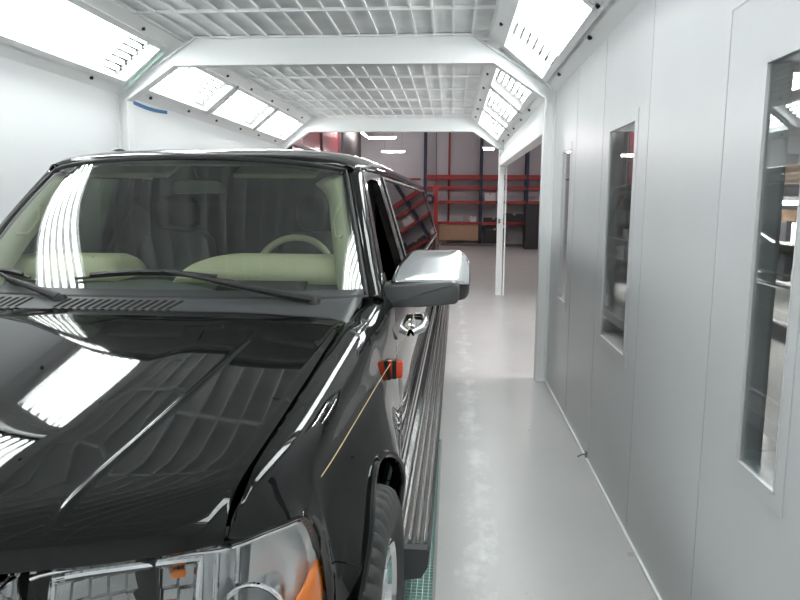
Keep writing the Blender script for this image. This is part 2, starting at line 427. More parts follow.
# sloped fluorescent lamps ---------------------------------------------------
def lamp(side, y0, y1, label):
    t = thing('ceiling_light', label, 'light', slope_pt(side, (S0+S1)/2, (y0+y1)/2), 0, 'sloped fluorescent booth lights')
    o = t.location
    def P(tt, y, off): return slope_pt(side, tt, y, off)-o
    def slab(mb, t0, t1, a, b, o0, o1):
        mb.rings([[P(t0, y, o0), P(t1, y, o0), P(t1, y, o1), P(t0, y, o1)] for y in (a, b)])
    fr = MB(); w = 0.035; b_ = 0.035
    slab(fr, S0-0.03, S0+w, y0-b_, y1+b_, -0.022, 0.03); slab(fr, S1-w, S1+0.03, y0-b_, y1+b_, -0.022, 0.03)
    slab(fr, S0, S1, y0-b_, y0+b_, -0.022, 0.03); slab(fr, S0, S1, y1-b_, y1+b_, -0.022, 0.03)
    fr.build('frame', M['booth_white'], t)
    rf = MB()
    slab(rf, S0, S1, y0-0.02, y1+0.02, 0.16, 0.17); slab(rf, S0-0.005, S0+0.005, y0-0.02, y1+0.02, 0.03, 0.17); slab(rf, S1-0.005, S1+0.005, y0-0.02, y1+0.02, 0.03, 0.17)
    slab(rf, S0, S1, y0-0.03, y0-0.02, 0.03, 0.17); slab(rf, S0, S1, y1+0.02, y1+0.03, 0.03, 0.17)
    n = 6
    for k in range(n-1):      # folded ridges between the tubes
        tm = S0+0.04+(S1-S0-0.08)*(k+1)/n
        rf.rings([[P(tm-0.02, y, 0.16), P(tm, y, 0.10), P(tm+0.02, y, 0.16)] for y in (y0+0.22, y1-0.22)])
    rf.build('reflector', M['reflector'], t)
    for k in range(n):
        tt = S0+0.045+(S1-S0-0.09)*(k+0.5)/n
        MB().tube([P(tt, y0+0.11, 0.075), P(tt, y0+0.13, 0.075), P(tt, y1-0.13, 0.075), P(tt, y1-0.11, 0.075)], [0.014, 0.021, 0.021, 0.014], 8).build('fluorescent_tube', M['tube'], t)
        for ya, yb in ((y0+0.06, y0+0.11), (y1-0.11, y1-0.06)):
            MB().tube([P(tt, ya, 0.075), P(tt, yb, 0.075)], 0.012, 8).build('lamp_holder', M['socket_shade'], t)
    for ya, yb in ((y0+0.0, y0+0.21), (y1-0.21, y1-0.0)):
        sb = MB(); slab(sb, S0+0.01, S1-0.01, ya, yb, 0.115, 0.15); sb.build('end_shade_bar', M['socket_shade'], t)  # added dark bar: paints the dimmer end zone of the reflector
    pn = MB(); slab(pn, S0+w, S1-w, y0+b_, y1-b_, -0.004, 0.0); pn.build('glass_pane', M['clear'], t)
    for tt in (S0-0.085, S1+0.085):
        for fy in (0.22, 0.78):
            y = y0+(y1-y0)*fy; c = MB()
            slab(c, tt-0.012, tt+0.012, y-0.011, y+0.011, -0.02, 0.0)
            slab(c, tt-0.02, tt+0.02, y-0.004, y+0.004, -0.014, 0.0)
            c.build('black_clip', M['clip'], t)
    return t
nth = {0: 'rearmost sloped fluorescent light on the {s} side, beside the nose of the limousine', 1: 'middle sloped fluorescent light of the near bay on the {s} side, above the hood',
       2: 'large sloped fluorescent light just before the near white portal, {s} side', 3: 'first sloped fluorescent light beyond the near white portal, {s} side',
       4: 'second sloped fluorescent light beyond the near white portal, {s} side', 5: 'farthest sloped fluorescent light beside the far portal, {s} side'}
for i, (a, b) in enumerate(panels):
    for side, sn in ((1, 'right'), (-1, 'left')):
        lamp(side, a, b, nth[i].format(s=sn))
# mint strip lying on the slope by the near portal, blue tape on the left wall
mb = MB(); a, b = slope_pt(-1, S0-0.01, D1-0.10, -0.03), slope_pt(-1, S1-0.04, D1-0.10, -0.03); mb.bar(a, b, 0.035, 0.02, (0, 1, 0))
tag(mb.build('glass_edge_strip', M['mint'], bevel=0.004), 'pale mint strip at the end of the near left light', 'strip')
mb = MB(); mb.rings([[Vector((XL-0.001, 6.6+0.85*k/8, 2.575-0.02*math.sin(k/8*PI))), Vector((XL-0.001, 6.6+0.85*k/8, 2.61-0.02*math.sin(k/8*PI))),
     Vector((XL+0.006, 6.6+0.85*k/8, 2.61-0.02*math.sin(k/8*PI))), Vector((XL+0.006, 6.6+0.85*k/8, 2.575-0.02*math.sin(k/8*PI)))] for k in range(9)])
tag(mb.build('masking_tape_strip', M['tape']), 'blue masking tape strip on the white left wall behind the near portal', 'tape')
o = MB(); o.tube([(XR-0.0, 4.35, 0.03), (XR-0.03, 4.35, 0.03), (XR-0.06, 4.35, 0.012)], 0.006, 8); o.box(XR-0.012, XR, 4.335, 4.365, 0.012, 0.05)
tag(o.build('wall_hook', M['steel']), 'small grey hook at the foot of the right wall', 'hook')

# ------------------------------------------------------------------ hall around the booth
struct(MB().box(HX0, HX1, HY1, HY1+0.2, 0, HZ).build('wall_back', M['hall_wall']))
struct(MB().box(HX1, HX1+0.2, HY0, HY1, 0, HZ).build('wall_far_right', M['hall_wall']))
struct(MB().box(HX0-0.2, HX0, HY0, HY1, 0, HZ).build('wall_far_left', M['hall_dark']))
struct(MB().box(HX0, HX1, HY0-0.2, HY0, 0, HZ).build('wall_behind', M['hall_wall']))
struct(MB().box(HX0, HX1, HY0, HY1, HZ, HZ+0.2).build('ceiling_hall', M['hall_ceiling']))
mb = MB(); mb.box(-3.75, -3.6, 22.8, HY1, 0, HZ)
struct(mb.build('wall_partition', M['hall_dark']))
t = thing('red_partition', 'glossy red partition panels glimpsed left of the hall wall above the roof', 'partition', (-3.75, 15.5, 0))
MB().box(0, 0.12, 0, 3.6, 0.1, 4.6).build('panel', M['red_gloss'], t)
MB().box(0, 0.12, 3.66, 6.6, 0.1, 4.6).build('panel', M['red_gloss'], t)
mb = MB(); mb.box(-0.03, 0.16, 3.58, 3.68, 0, 4.7); mb.box(-0.03, 0.16, -0.08, 0, 0, 4.7); mb.box(-0.03, 0.16, 6.6, 6.75, 0, 4.7); mb.box(-0.03, 0.16, -0.08, 6.75, 2.9, 2.96)
mb.build('frame', M['hall_dark'], t)

# pallet rack at the back wall
rk = thing('pallet_rack', 'long pallet rack with blue uprights and red beams at the back wall', 'rack', (0, 26.36, 0))
for x in (-1.05, 1.08, 2.80):
    for yy in (0, 0.62):
        mb = MB(); mb.box(x-0.05, x+0.05, yy, yy+0.07, 0, 4.6 if yy > 0.3 else 4.6); mb.box(x-0.08, x+0.08, yy-0.03, yy+0.1, 0, 0.012)
        mb.build('upright', M['blue'], rk)
    mb = MB()
    for k in range(5): mb.bar((x, 0.07, 0.3+0.8*k), (x, 0.62, 0.7+0.8*k), 0.03, 0.03, (1, 0, 0))
    mb.build('brace', M['blue'], rk)
for z, h in ((2.58, 0.16), (2.17, 0.11), (1.64, 0.11), (0.845, 0.10)):
    for xa, xb in ((-1.0, 1.03), (1.13, 2.75), (2.85, 4.7)):
        for yy in (-0.02, 0.62):
            MB().box(xa, xb, yy, yy+0.05, z-h/2, z+h/2).build('beam', M['red'], rk)
        if z < 2: MB().box(xa, xb, 0.03, 0.62, z+h/2-0.03, z+h/2).build('deck', M['greybox'], rk)
for yy in (0, 0.62): MB().box(4.7, 4.8, yy, yy+0.07, 0, 4.6).build('upright', M['blue'], rk)
o = MB(); o.box(-0.70, -0.54, 26.0, 26.16, 0, 2.33); o.box(-0.76, -0.48, 25.94, 26.22, 0, 0.015)
tag(o.build('red_post', M['red'], bevel=0.008), 'short thick red post standing in front of the pallet rack', 'post')
o = MB(); o.tube([(-0.14, 27.15, 0), (-0.14, 27.15, HZ)], 0.04)
tag(o.build('red_pipe', M['red']), 'thin red vertical pipe on the back wall behind the rack', 'pipe')
o = MB(); o.tube([(3.42, 27.1, 0), (3.42, 27.1, HZ)], 0.05)
tag(o.build('red_pipe', M['red']), 'red vertical pipe seen through the side opening by the right column', 'pipe')
o = MB(); o.tube([(-3.5, 27.16, 2.52), (-1.25, 27.16, 2.52)], 0.035)
tag(o.build('wall_mounted_pipe', M['red']), 'thin red horizontal pipe on back wall left of the rack', 'pipe')
o = MB(); o.tube([(-0.62, 25.9, HZ), (-0.63, 25.9, 4), (-0.6, 25.9, 2.35)], 0.012)
tag(o.build('hanging_cable', M['clip']), 'thin dark cable hanging down to the red post', 'cable')
o = MB(); o.tube([(-0.86+0.14*math.cos(a), 25.9, 1.75+0.14*math.sin(a)) for a in [2*PI*k/20 for k in range(21)]], 0.045, 8)
tag(o.build('hose_coil', M['blue']), 'coil of dark blue hose beside the red post', 'hose')
o = MB(); o.box(-0.5, 1.0, 26.30, 26.36, 0.20, 0.76); o.box(-0.5, 1.0, 26.28, 26.38, 0.74, 0.78); 
tag(o.build('tan_board', M['card'], bevel=0.006), 'wide tan board standing under the lowest red rack beam', 'board')
mb = MB(); mb.box(-0.42, 4.6, 26.05, 26.2, 0.0, 0.10)
tag(mb.build('kerb_rail', M['hall_dark'], bevel=0.01), 'low dark rail on floor along the foot of the rack', 'rail')
def carton(x0, x1, y0, y1, z0, z1, mat, label, cat='box', name='carton'):
    t = thing(name, label, cat, ((x0+x1)/2, (y0+y1)/2, z0))
    w, d, h = (x1-x0)/2, (y1-y0)/2, z1-z0
    MB().box(-w, w, -d, d, 0, h).build('body', mat, t, bevel=0.008)
    MB().box(-w*0.15, w*0.15, -d-0.002, d+0.002, h-0.06, h+0.002).build('tape', M['tan'], t)
    return t
carton(1.22, 1.62, 26.45, 26.85, 1.696, 1.99, M['whitebox'], 'white carton on the middle red shelf of the back rack')
carton(0.42, 0.60, 26.45, 26.75, 0.896, 1.06, M['greybox'], 'small grey carton on the low shelf left of the blue upright')
carton(0.68, 0.92, 26.45, 26.8, 0.896, 1.10, M['whitebox'], 'pale carton on the low shelf right against the blue upright')
carton(1.2, 1.95, 26.45, 26.85, 0.896, 1.06, M['blackbox'], 'flat black case on the low shelf behind the far right column', 'case', 'black_case')
carton(1.98, 2.72, 26.42, 26.9, 0.896, 1.22, M['blackbox'], 'black case on the low shelf seen through the side opening', 'case', 'black_case')
carton(1.25, 2.0, 26.3, 26.9, 0.10, 0.66, M['blackbox'], 'black crate under the low shelf behind the far right column', 'crate', 'black_crate')
t = thing('black_cabinet', 'tall black cabinet seen through the open side bay', 'cabinet', (3.0, 24.6, 0))
MB().box(-0.42, 0.6, 0, 0.6, 0, 1.6).build('body', M['blackbox'], t, bevel=0.01)
MB().box(-0.40, 0.08, -0.012, 0, 0.06, 1.56).build('door', M['blackbox'], t); MB().box(0.10, 0.58, -0.012, 0, 0.06, 1.56).build('door', M['blackbox'], t)
MB().box(0.05, 0.065, -0.04, -0.012, 0.8, 0.95).build('handle', M['satin'], t)

def hall_lamp(c, axis, L_, label, n=1):
    t = thing('hanging_lamp', label, 'lamp', c)
    d = Vector((1, 0, 0)) if axis == 'x' else Vector((0, 1, 0)); s = d.cross(Vector((0, 0, 1)))
    w = 0.05+0.06*(n-1)
    mb = MB(); mb.obox((0, 0, 0.05), d*L_/2, s*w, Vector((0, 0, 0.02))); mb.build('housing', M['booth_white'], t)
    for k in range(n):
        o_ = s*((k-(n-1)/2)*0.10)
        mb = MB(); mb.tube([-d*(L_/2-0.04)+o_, d*(L_/2-0.04)+o_], 0.02, 8); mb.build('fluorescent_tube', M['tube_hall'], t)
    mb = MB()
    for q in (-0.35, 0.35): mb.tube([d*L_*q+Vector((0, 0, 0.07)), d*L_*q+Vector((0, 0, HZ-c[2]))], 0.006, 6)
    mb.build('hanger', M['steel'], t)
    return t
hall_lamp((-2.04, 20, 3.45), 'x', 0.86, 'nearer hanging tube lamp in front of the pale hall wall')
hall_lamp((-2.06, 24, 3.34), 'x', 0.86, 'farther lower hanging tube lamp in front of the pale hall wall')
hall_lamp((0.93, 18.5, 3.02), 'x', 0.34, 'hanging tube lamp beside the far right column')
hall_lamp((-3.1, 21.5, 4.0), 'y', 1.6, 'tube lamp running alongside the red partition')
hall_lamp((-3.25, 25.4, 4.05), 'y', 1.4, 'tube lamp close to the dark corner of the hall')
hall_lamp((5.0, 20.0, 4.6), 'x', 2.4, 'twin tube lamp high in the hall right of the booth', 2)
hall_lamp((2.6, 20.0, 5.2), 'y', 2.4, 'twin tube lamp high in the hall behind the booth', 2)
hall_lamp((0.2, 16.0, 4.6), 'x', 2.4, 'twin tube lamp above the floor behind the booth', 2)
hall_lamp((3.2, 12.5, 2.47), 'x', 1.0, 'tube lamp seen through the middle wall window')
hall_lamp((3.6, 8.6, 1.66), 'y', 1.6, 'added four-tube lamp imitating a lamp reflection in the door window', 4)  # added lamp, stands in for tubes reflected in the door pane
hall_lamp((3.0, 7.0, 2.72), 'y', 1.5, 'added upper four-tube lamp imitating the booth light mirrored in the door window', 4)  # added too, for the left booth light mirrored in that pane

# workshop shelves and bench beyond the right wall
def shelf_unit(x0, x1, y0, y1, zs, label):
    t = thing('shelving_unit', label, 'shelving', ((x0+x1)/2, (y0+y1)/2, 0)); w, d = (x1-x0)/2, (y1-y0)/2
    for sx in (-1, 1):
        for sy in (-1, 1): MB().box(sx*w-0.02, sx*w+0.02, sy*d-0.02, sy*d+0.02, 0, zs[-1]+0.3).build('post', M['steel'], t)
    for z in zs: MB().box(-w, w, -d, d, z-0.025, z).build('shelf', M['greybox'], t)
    return t
shelf_unit(3.9, 4.6, 6.6, 10.8, (0.25, 0.72, 1.2, 1.9), 'grey parts shelving beyond the door window')
shelf_unit(3.4, 4.2, 11.2, 17.0, (0.3, 0.95, 1.5, 1.95), 'grey parts shelving beyond the middle window')
rnd = random.Random(3)
cols = ['tan', 'greybox', 'blackbox', 'tan', 'whitebox', 'blackbox']
words = {'tan': 'tan', 'greybox': 'grey', 'blackbox': 'black', 'whitebox': 'white'}
for (y0, y1, zs, where) in ((6.7, 10.7, ((0.25, 'bottom'), (0.72, 'second'), (1.2, 'third'), (1.9, 'top')), 'the shelving beyond the door window'),
                     (11.3, 16.9, ((0.95, 'second'), (1.5, 'third')), 'the shelving beyond the middle window')):
    for z, zn in zs:
        y = y0; k = 0
        ords = ['nearest', 'second from the near end', 'third from the near end', 'fourth from the near end', 'fifth from the near end', 'sixth from the near end', 'seventh from the near end', 'eighth from the near end', 'ninth from the near end']
        while y < y1-0.5 and k < 9:
            w = rnd.uniform(0.4, 0.62); c = cols[(k+int(z*7)) % 6]; h = rnd.uniform(0.16, 0.40)
            carton(4.0 if y0 < 10 else 3.5, 4.5 if y0 < 10 else 4.0, y, min(y+w, y1), z+0.001, z+h, M[c], '%s box, %s on %s shelf beyond the %s' % (words[c], ords[k], zn, 'door window' if 'door' in where else 'middle window'))
            y += w+rnd.uniform(0.05, 0.2); k += 1
t = thing('work_bench', 'low grey work bench behind the middle wall window', 'bench', (2.2, 7.6, 0))
MB().box(-0.4, 0.4, -1.2, 1.2, 0.60, 0.64).build('bench_top', M['whitebox'], t)
for sx in (-0.36, 0.36):
    for sy in (-1.15, 1.15): MB().box(sx-0.03, sx+0.03, sy-0.03, sy+0.03, 0, 0.60).build('leg', M['steel'], t)
MB().box(-0.36, 0.36, -1.15, 1.15, 0.2, 0.22).build('lower_shelf', M['greybox'], t)

# ------------------------------------------------------------------ THE LIMOUSINE (local: x across, y rearwards from the nose, z up)
PSI = math.radians(0.45)
car = thing('suv_limousine', 'long glossy black stretched SUV with beige interior parked in the booth', 'car', (-1.22, 1.0, 0), -PSI)
LEN = 8.85
YF = [(0, 0.0), (0.25, 0.02), (0.46, 0.07), (0.6, 0.108), (0.72, 0.152), (0.80, 0.195), (0.852, 0.252), (0.888, 0.296), (0.909, 0.338), (0.926, 0.374), (0.936, 0.406), (0.942, 0.43), (0.96, 0.50), (0.975, 0.62)]
def yfront(x): return sinterp(YF, abs(x))
def xseam(y): return sinterp([(0.19, 0.800), (0.5, 0.811), (1.47, 0.836), (1.6, 0.85), (1.72, 0.885), (1.9, 0.915)], y)
def zplane(y):
    """hood plane: even rise from the nose, levelling out at the cowl"""
    z = 1.070+0.122*min(y, 1.27)
    if y > 1.27:
        q = min(y, 1.47)-1.27; z += 0.122*q-0.095*q*min(1, q/0.1)*0.5 if q < 0.1 else 0.122*0.1-0.00475+0.027*(q-0.1)
    return z
def zdrop(y): return 0.004+0.007*y
def zseam(y):
    if y > 1.5: return sinterp([(1.5, 1.225), (1.72, 1.252), (1.9, 1.262)], y)
    return zplane(y)-zdrop(y)-0.078*math.exp(-max(0, y-0.195)/0.03)
def zhood(x, y):
    ax = abs(x); d = max(0, y-yfront(x))
    xc = 0.50+0.07*min(1, max(0, y/1.2))
    z = zplane(y)-zdrop(y)*max(0, (ax-xc))/(xseam(y)-xc)
    fl = sstep(xc, xc-0.20, ax)
    if ax < xc: fl = min(1, (xc-ax)/0.17); fl = fl*(1.25-0.25*fl) if fl < 1 else 1.0
    else: fl = 0
    z += fl*0.012*sstep(0.0, 0.40, d)*(1-0.5*sstep(1.2, 1.45, y))
    z += 0.003*(1-min(1, ax/xc)**2)
    z += 0.0034*math.exp(-((ax-xc-0.002)/0.007)**2)*sstep(0.0, 0.1, d)*(1-sstep(1.05, 1.25, y))
    z -= 0.078*math.exp(-d/0.03)
    return z
def yrear(x): return 1.455+0.035*(abs(x)/0.8)**2-0.05*sstep(0.74, 0.83, abs(x))
# hood
ts = [0, 0.006, 0.014, 0.025, 0.04, 0.06, 0.085, 0.12, 0.16]+[0.2+0.8*k/60 for k in range(61)]
us = sorted(set([round(k/26, 4) for k in range(27)]+[0.585+0.004*k for k in range(34)]+[0.985, 0.993, 1.0]))
us = [-u for u in us[::-1] if u > 0]+us
P = []
for tt in ts:
    row = []
    for u in us:
        x = u*0.80
        for _ in range(3):
            y = yfront(x)+tt*(yrear(x)-yfront(x)); x = u*(xseam(y)-0.002)
        z = zhood(x, y)
        if abs(u) > 0.99: z -= 0.004
        row.append((x, y, z))
    dr = 0.004+0.014*sstep(0.02, 0.15, tt)
    row = [(row[0][0], row[0][1], row[0][2]-dr)]+row+[(row[-1][0], row[-1][1], row[-1][2]-dr)]
    P.append(row)
P = [[(x, y+0.014, z-0.012) for x, y, z in P[0]]]+P
mb = MB(); mb.grid(P)
hood = mb.build('hood', M['paint'], car, smooth=True, solid=0.012, angle=60)

# body section on one side
WF, WR, RA = 0.95, 7.85, 0.48             # wheel centres, arch radius
def flare(y): return math.exp(-((y-0.99)/0.52)**4)+math.exp(-((y-WR)/0.56)**6)
def xs_low(y): return sinterp([(0.2, 0.84), (0.35, 0.91), (0.55, 0.955), (0.9, 0.985), (2.0, 0.985), (7, 0.985), (8.4, 0.97), (8.85, 0.91)], y)+0.055*flare(y)
def xs_mid(y): return sinterp([(0.2, 0.85), (0.35, 0.925), (0.55, 0.962), (0.9, 0.998), (1.35, 1.0), (1.9, 0.995), (2.5, 1.0), (8.3, 0.995), (8.85, 0.93)], y)+0.058*flare(y)
def xs_sh(y): return sinterp([(0.2, 0.845), (0.35, 0.885), (0.55, 0.915), (1.0, 0.936), (1.4, 0.952), (1.9, 0.975), (2.6, 0.988), (8.3, 0.982), (8.85, 0.92)], y)
def xt(z): return 0.94-0.30*(z-1.2)
def section(y):
    """outline from seam/belt down to the sill"""
    if y < 1.905:
        xs, zs = xseam(y)+0.007, zseam(y)
        k = sstep(1.3, 1.9, y)
        sh = xs_sh(y)
        xm = xs_mid(y)
        pts = [(xs, zs-0.035), (xs+0.0005, zs-0.006), (xs+0.006, zs), (xs+(sh-xs)*0.36, zs-0.006-0.004*k),
               (xs+(sh-xs)*0.66, zs-0.026), (xs+(sh-xs)*0.88, zs-0.068), (sh, min(1.0, zs-0.12)), (sh*0.70+xm*0.30, 0.925), (sh*0.38+xm*0.62, 0.848), (sh*0.11+xm*0.89, 0.762), (xm, 0.66), (xs_low(y), 0.42)]
    else:
        b = xt(1.215)
        pts = [(b-0.03, 1.19), (b-0.015, 1.212), (b, 1.213), (xs_sh(y)-0.012, 1.12), (xs_sh(y), 1.0), (xs_mid(y)*0.7+xs_sh(y)*0.3, 0.9), (xs_mid(y), 0.79), (xs_mid(y)-0.004, 0.66), (xs_low(y), 0.42)]
        if y > 8.5:
            s = sstep(8.5, 8.85, y); pts = [(x-0.05*s, z) for x, z in pts]
    return pts
def dense(pts, n=14):
    c = catmull([(p[0], 0, p[1]) for p in pts], n)
    return [(v.x, v.z) for v in c]
def arch_z(y):
    z = 0.42
    for yc in (WF, WR):
        d = abs(y-yc)
        if d < RA: z = max(z, 0.395+math.sqrt(max(0, RA*RA-d*d))*1.0)
    return z
def column(y, s, N=46, zcut=None):
    c = dense(section(y)); zc = arch_z(y) if zcut is None else zcut
    out = [c[0]]
    for a, b in zip(c, c[1:]):
        if b[1] <= zc:
            if a[1] > zc:
                t = (a[1]-zc)/(a[1]-b[1]+1e-9); out.append((a[0]+(b[0]-a[0])*t, zc))
            break
        out.append(b)
    L_ = [0]
    for a, b in zip(out, out[1:]): L_.append(L_[-1]+math.dist(a, b))
    tot = L_[-1]; res = []; j = 0
    for k in range(N):
        # more samples near the top edge
        q = (k/(N-1)); q = q**1.35; d = q*tot
        while j < len(L_)-2 and L_[j+1] < d: j += 1
        t = (d-L_[j])/max(1e-9, L_[j+1]-L_[j])
        res.append((s*(out[j][0]+(out[j+1][0]-out[j][0])*t), y, out[j][1]+(out[j+1][1]-out[j][1])*t))
    return res
def ysamples(a, b):
    y = [a+(b-a)*k/max(2, int((b-a)/0.06)) for k in range(max(2, int((b-a)/0.06))+1)]
    for yc in (WF, WR):
        for k in range(41):
            q = yc-RA*math.cos(PI*k/40)
            if a < q < b: y.append(q)
        for q in (yc-RA-1e-3, yc+RA+1e-3):
            if a < q < b: y.append(q)
    y = sorted(set(round(v, 5) for v in y)); return y
def panel(name, a, b, s, mat=None):
    mb = MB(); cols_ = [column(y, s) for y in ysamples(a, b)]
    c0 = [(x-s*0.02, y+0.002, z) for x, y, z in cols_[0]]; c1 = [(x-s*0.02, y-0.002, z) for x, y, z in cols_[-1]]
    # lip turned in along the lower edge
    for c in [c0]+cols_+[c1]: c.append((c[-1][0]-s*0.035, c[-1][1], c[-1][2]+0.002))
    mb.grid([c0]+cols_+[c1])
    return mb.build(name, mat or M['paint'], car, smooth=True, merge=True, angle=50, solid=0.004)
FEDGE = [(0.807, 0.200, 1.016), (0.82, 0.224, 1.004), (0.855, 0.268, 1.002), (0.890, 0.312, 1.001), (0.914, 0.352, 0.993), (0.931, 0.388, 0.948), (0.941, 0.420, 0.865), (0.948, 0.445, 0.75), (0.952, 0.47, 0.66), (0.955, 0.50, 0.55), (0.955, 0.53, 0.42)]
def fender(s):
    N = 60
    def col(y):
        c = column(y, s, N); c.append((c[-1][0]-s*0.035, c[-1][1], c[-1][2]+0.002)); return c
    F = catmull(FEDGE, 8); L_ = [0]
    for a, b in zip(F, F[1:]): L_.append(L_[-1]+(b-a).length)
    first = []; j = 0
    for k in range(N):
        d = L_[-1]*(k/(N-1))**1.35
        while j < len(L_)-2 and L_[j+1] < d: j += 1
        p = F[j].lerp(F[j+1], (d-L_[j])/max(1e-9, L_[j+1]-L_[j])); first.append(Vector((s*p.x, p.y, p.z)))
    first.append(first[-1]+Vector((-s*0.035, 0, 0.002)))
    YB = 0.62; rows = []
    corr = []
    for k in range(N+1):
        c = col(first[k].y)[k]; corr.append(first[k]-Vector(c))
    nb = 22
    for i in range(nb):
        t_ = i/nb; row = []
        for k in range(N+1):
            y = first[k].y+(YB-first[k].y)*t_
            row.append(Vector(col(y)[k])+corr[k]*(1-t_)**(8 if k < 0.2*N else 3+5*max(0, 1-(k/N-0.2)/0.15)))
        rows.append(row)
    rows += [col(y) for y in ysamples(YB, 1.896)]
    lip = [(p[0]-s*0.02, p[1]+0.016, p[2]-0.012) for p in rows[0]]
    last = [(p[0]-s*0.02, p[1], p[2]) for p in rows[-1]]
    mb = MB(); mb.grid([lip]+rows+[last])
    return mb.build('fender', M['paint'], car, smooth=True, merge=True, angle=60, solid=0.004)
B0, B1 = 1.904, 3.02
for s in (1, -1):
    fender(s)
    d = panel('front_door', B0, B1, s); 
    panel('rear_quarter', B1+0.008, LEN, s)
    # wheel arch lips
    for yc in (WF, WR):
        rr = []
        for k in range(45):
            a = PI*(0.02+0.96*k/44); y = yc-RA*math.cos(a); z = max(0.42, 0.395+RA*math.sin(a))
            x = sinterp([(0.42, xs_low(y)), (0.66, xs_mid(y)), (0.762, xs_mid(y)*0.89+xs_sh(y)*0.11), (0.848, xs_mid(y)*0.62+xs_sh(y)*0.38), (0.925, xs_mid(y)*0.30+xs_sh(y)*0.70)], z) if yc == WF else sinterp([(0.42, xs_low(y)), (0.66, xs_mid(y)-0.004), (0.79, xs_mid(y)), (0.9, xs_mid(y)*0.7+xs_sh(y)*0.3)], z)
            rr.append((s*(x+0.001), y, z))
        mb = MB(); mb.tube(rr, 0.013, 8); mb.build('arch_lip', M['paint'], car, smooth=True)
# pinstripe
for s in (1, -1):
    r0, r1 = [], []
    for k in range(90):
        y = 0.43+(8.4-0.43)*k/89
        c = dense(section(y))
        def xz(zq):
            for a, b in zip(c[20:], c[21:]):
                if b[1] <= zq <= a[1]: return a[0]+(b[0]-a[0])*(a[1]-zq)/(a[1]-b[1]+1e-9)
            return c[-1][0]
        z = 1.0
        r0.append([(s*(xz(z+0.0014)+0.0006), y, z+0.0014), (s*(xz(z+0.0014)+0.0014), y, z+0.0014), (s*(xz(z-0.0014)+0.0014), y, z-0.0014), (s*(xz(z-0.0014)+0.0006), y, z-0.0014)])
    mb = MB(); mb.rings(r0); o = mb.build('pinstripe', M['gold'], car); o['label'] = 'thin gold pinstripe'

# cowl panel with vent slots between hood and windshield
def ws(u, v, off=0.0):
    """windshield surface: u across -1..1, v base..top"""
    u3 = abs(u)**2
    b = Vector((0.868*u, 1.575+0.065*u3+0.09*abs(u)**7, 1.268)); t = Vector((0.705*u, 2.09+0.060*u3+0.07*abs(u)**7, 1.842-0.040*u3-0.012*abs(u)**6))
    p = b.lerp(t, v); p += Vector((0, -0.55, 0.6)).normalized()*0.028*math.sin(PI*v)
    if off: p += Vector((0.0, -0.74, 0.67))*off
    return p
def cowl_pt(u, tt):
    x = u*0.835; yr = yrear(x)-0.03; w = ws(u*0.985, 0.0); q = min(1, tt)
    y = yr+(w.y-yr)*tt; z = (zhood(x, yrear(x)-0.01)-0.022)*(1-q)+w.z*q
    if tt > 1: z += 0.03; y = w.y+0.02
    return Vector((x*(1-q)+w.x*q, y, z))
mb = MB(); mb.grid([[cowl_pt(-1+2*k/40, tt) for k in range(41)] for tt in (0, 0.06, 0.3, 0.6, 1.0, 1.15)])
cowl = mb.build('cowl_panel', M['plastic'], car, smooth=True, solid=0.006)
for k in range(44):
    u = -0.93+k*0.038
    if not (-0.93 < u < -0.52 or -0.38 < u < 0.20): continue
    a, b = cowl_pt(u, 0.32), cowl_pt(u+0.035, 0.80); up_ = Vector((0, 0, 0.0085))
    d_ = Vector((0.006, -0.001, 0))
    MB().add([a-d_+up_, a+d_+up_, b+d_+up_, b-d_+up_, a-d_-up_, a+d_-up_, b+d_-up_, b-d_-up_], [(0,1,2,3),(7,6,5,4),(0,4,5,1),(1,5,6,2),(2,6,7,3),(3,7,4,0)]).build('vent_slot', M['slot'], cowl)

# windshield, its black border and rubber seal
P = [[ws(-1+2*i/40, j/16) for i in range(41)] for j in range(17)]
mb = MB(); mb.grid(P); mb.build('windshield', M['windshield'], car, smooth=True)
per = [ws(-1+2*i/40, 0) for i in range(41)]+[ws(1, j/16) for j in range(1, 17)]+[ws(1-2*i/40, 1) for i in range(1, 41)]+[ws(-1, 1-j/16) for j in range(1, 16)]
mb = MB(); mb.tube(per+[per[0], per[1]], 0.011, 8, cap=False); mb.build('windshield_seal', M['rubber'], car, smooth=True)
mb = MB()
bw = 0.022
inn = lambda i, n, a: a
fr1 = [ws(u, v, -0.004) for u, v in [(-1+2*i/40, 0) for i in range(41)]+[(1, j/16) for j in range(1, 17)]+[(1-2*i/40, 1) for i in range(1, 41)]+[(-1, 1-j/16) for j in range(1, 17)]]
fr2 = [ws(max(-1+bw, min(1-bw, u)), max(0.045, min(1-0.05, v)), -0.004) for u, v in [(-1+2*i/40, 0) for i in range(41)]+[(1, j/16) for j in range(1, 17)]+[(1-2*i/40, 1) for i in range(1, 41)]+[(-1, 1-j/16) for j in range(1, 17)]]
mb.rings([fr1, fr2], cap=False); mb.build('glass_border', M['gloss_black'], car, solid=0.002)

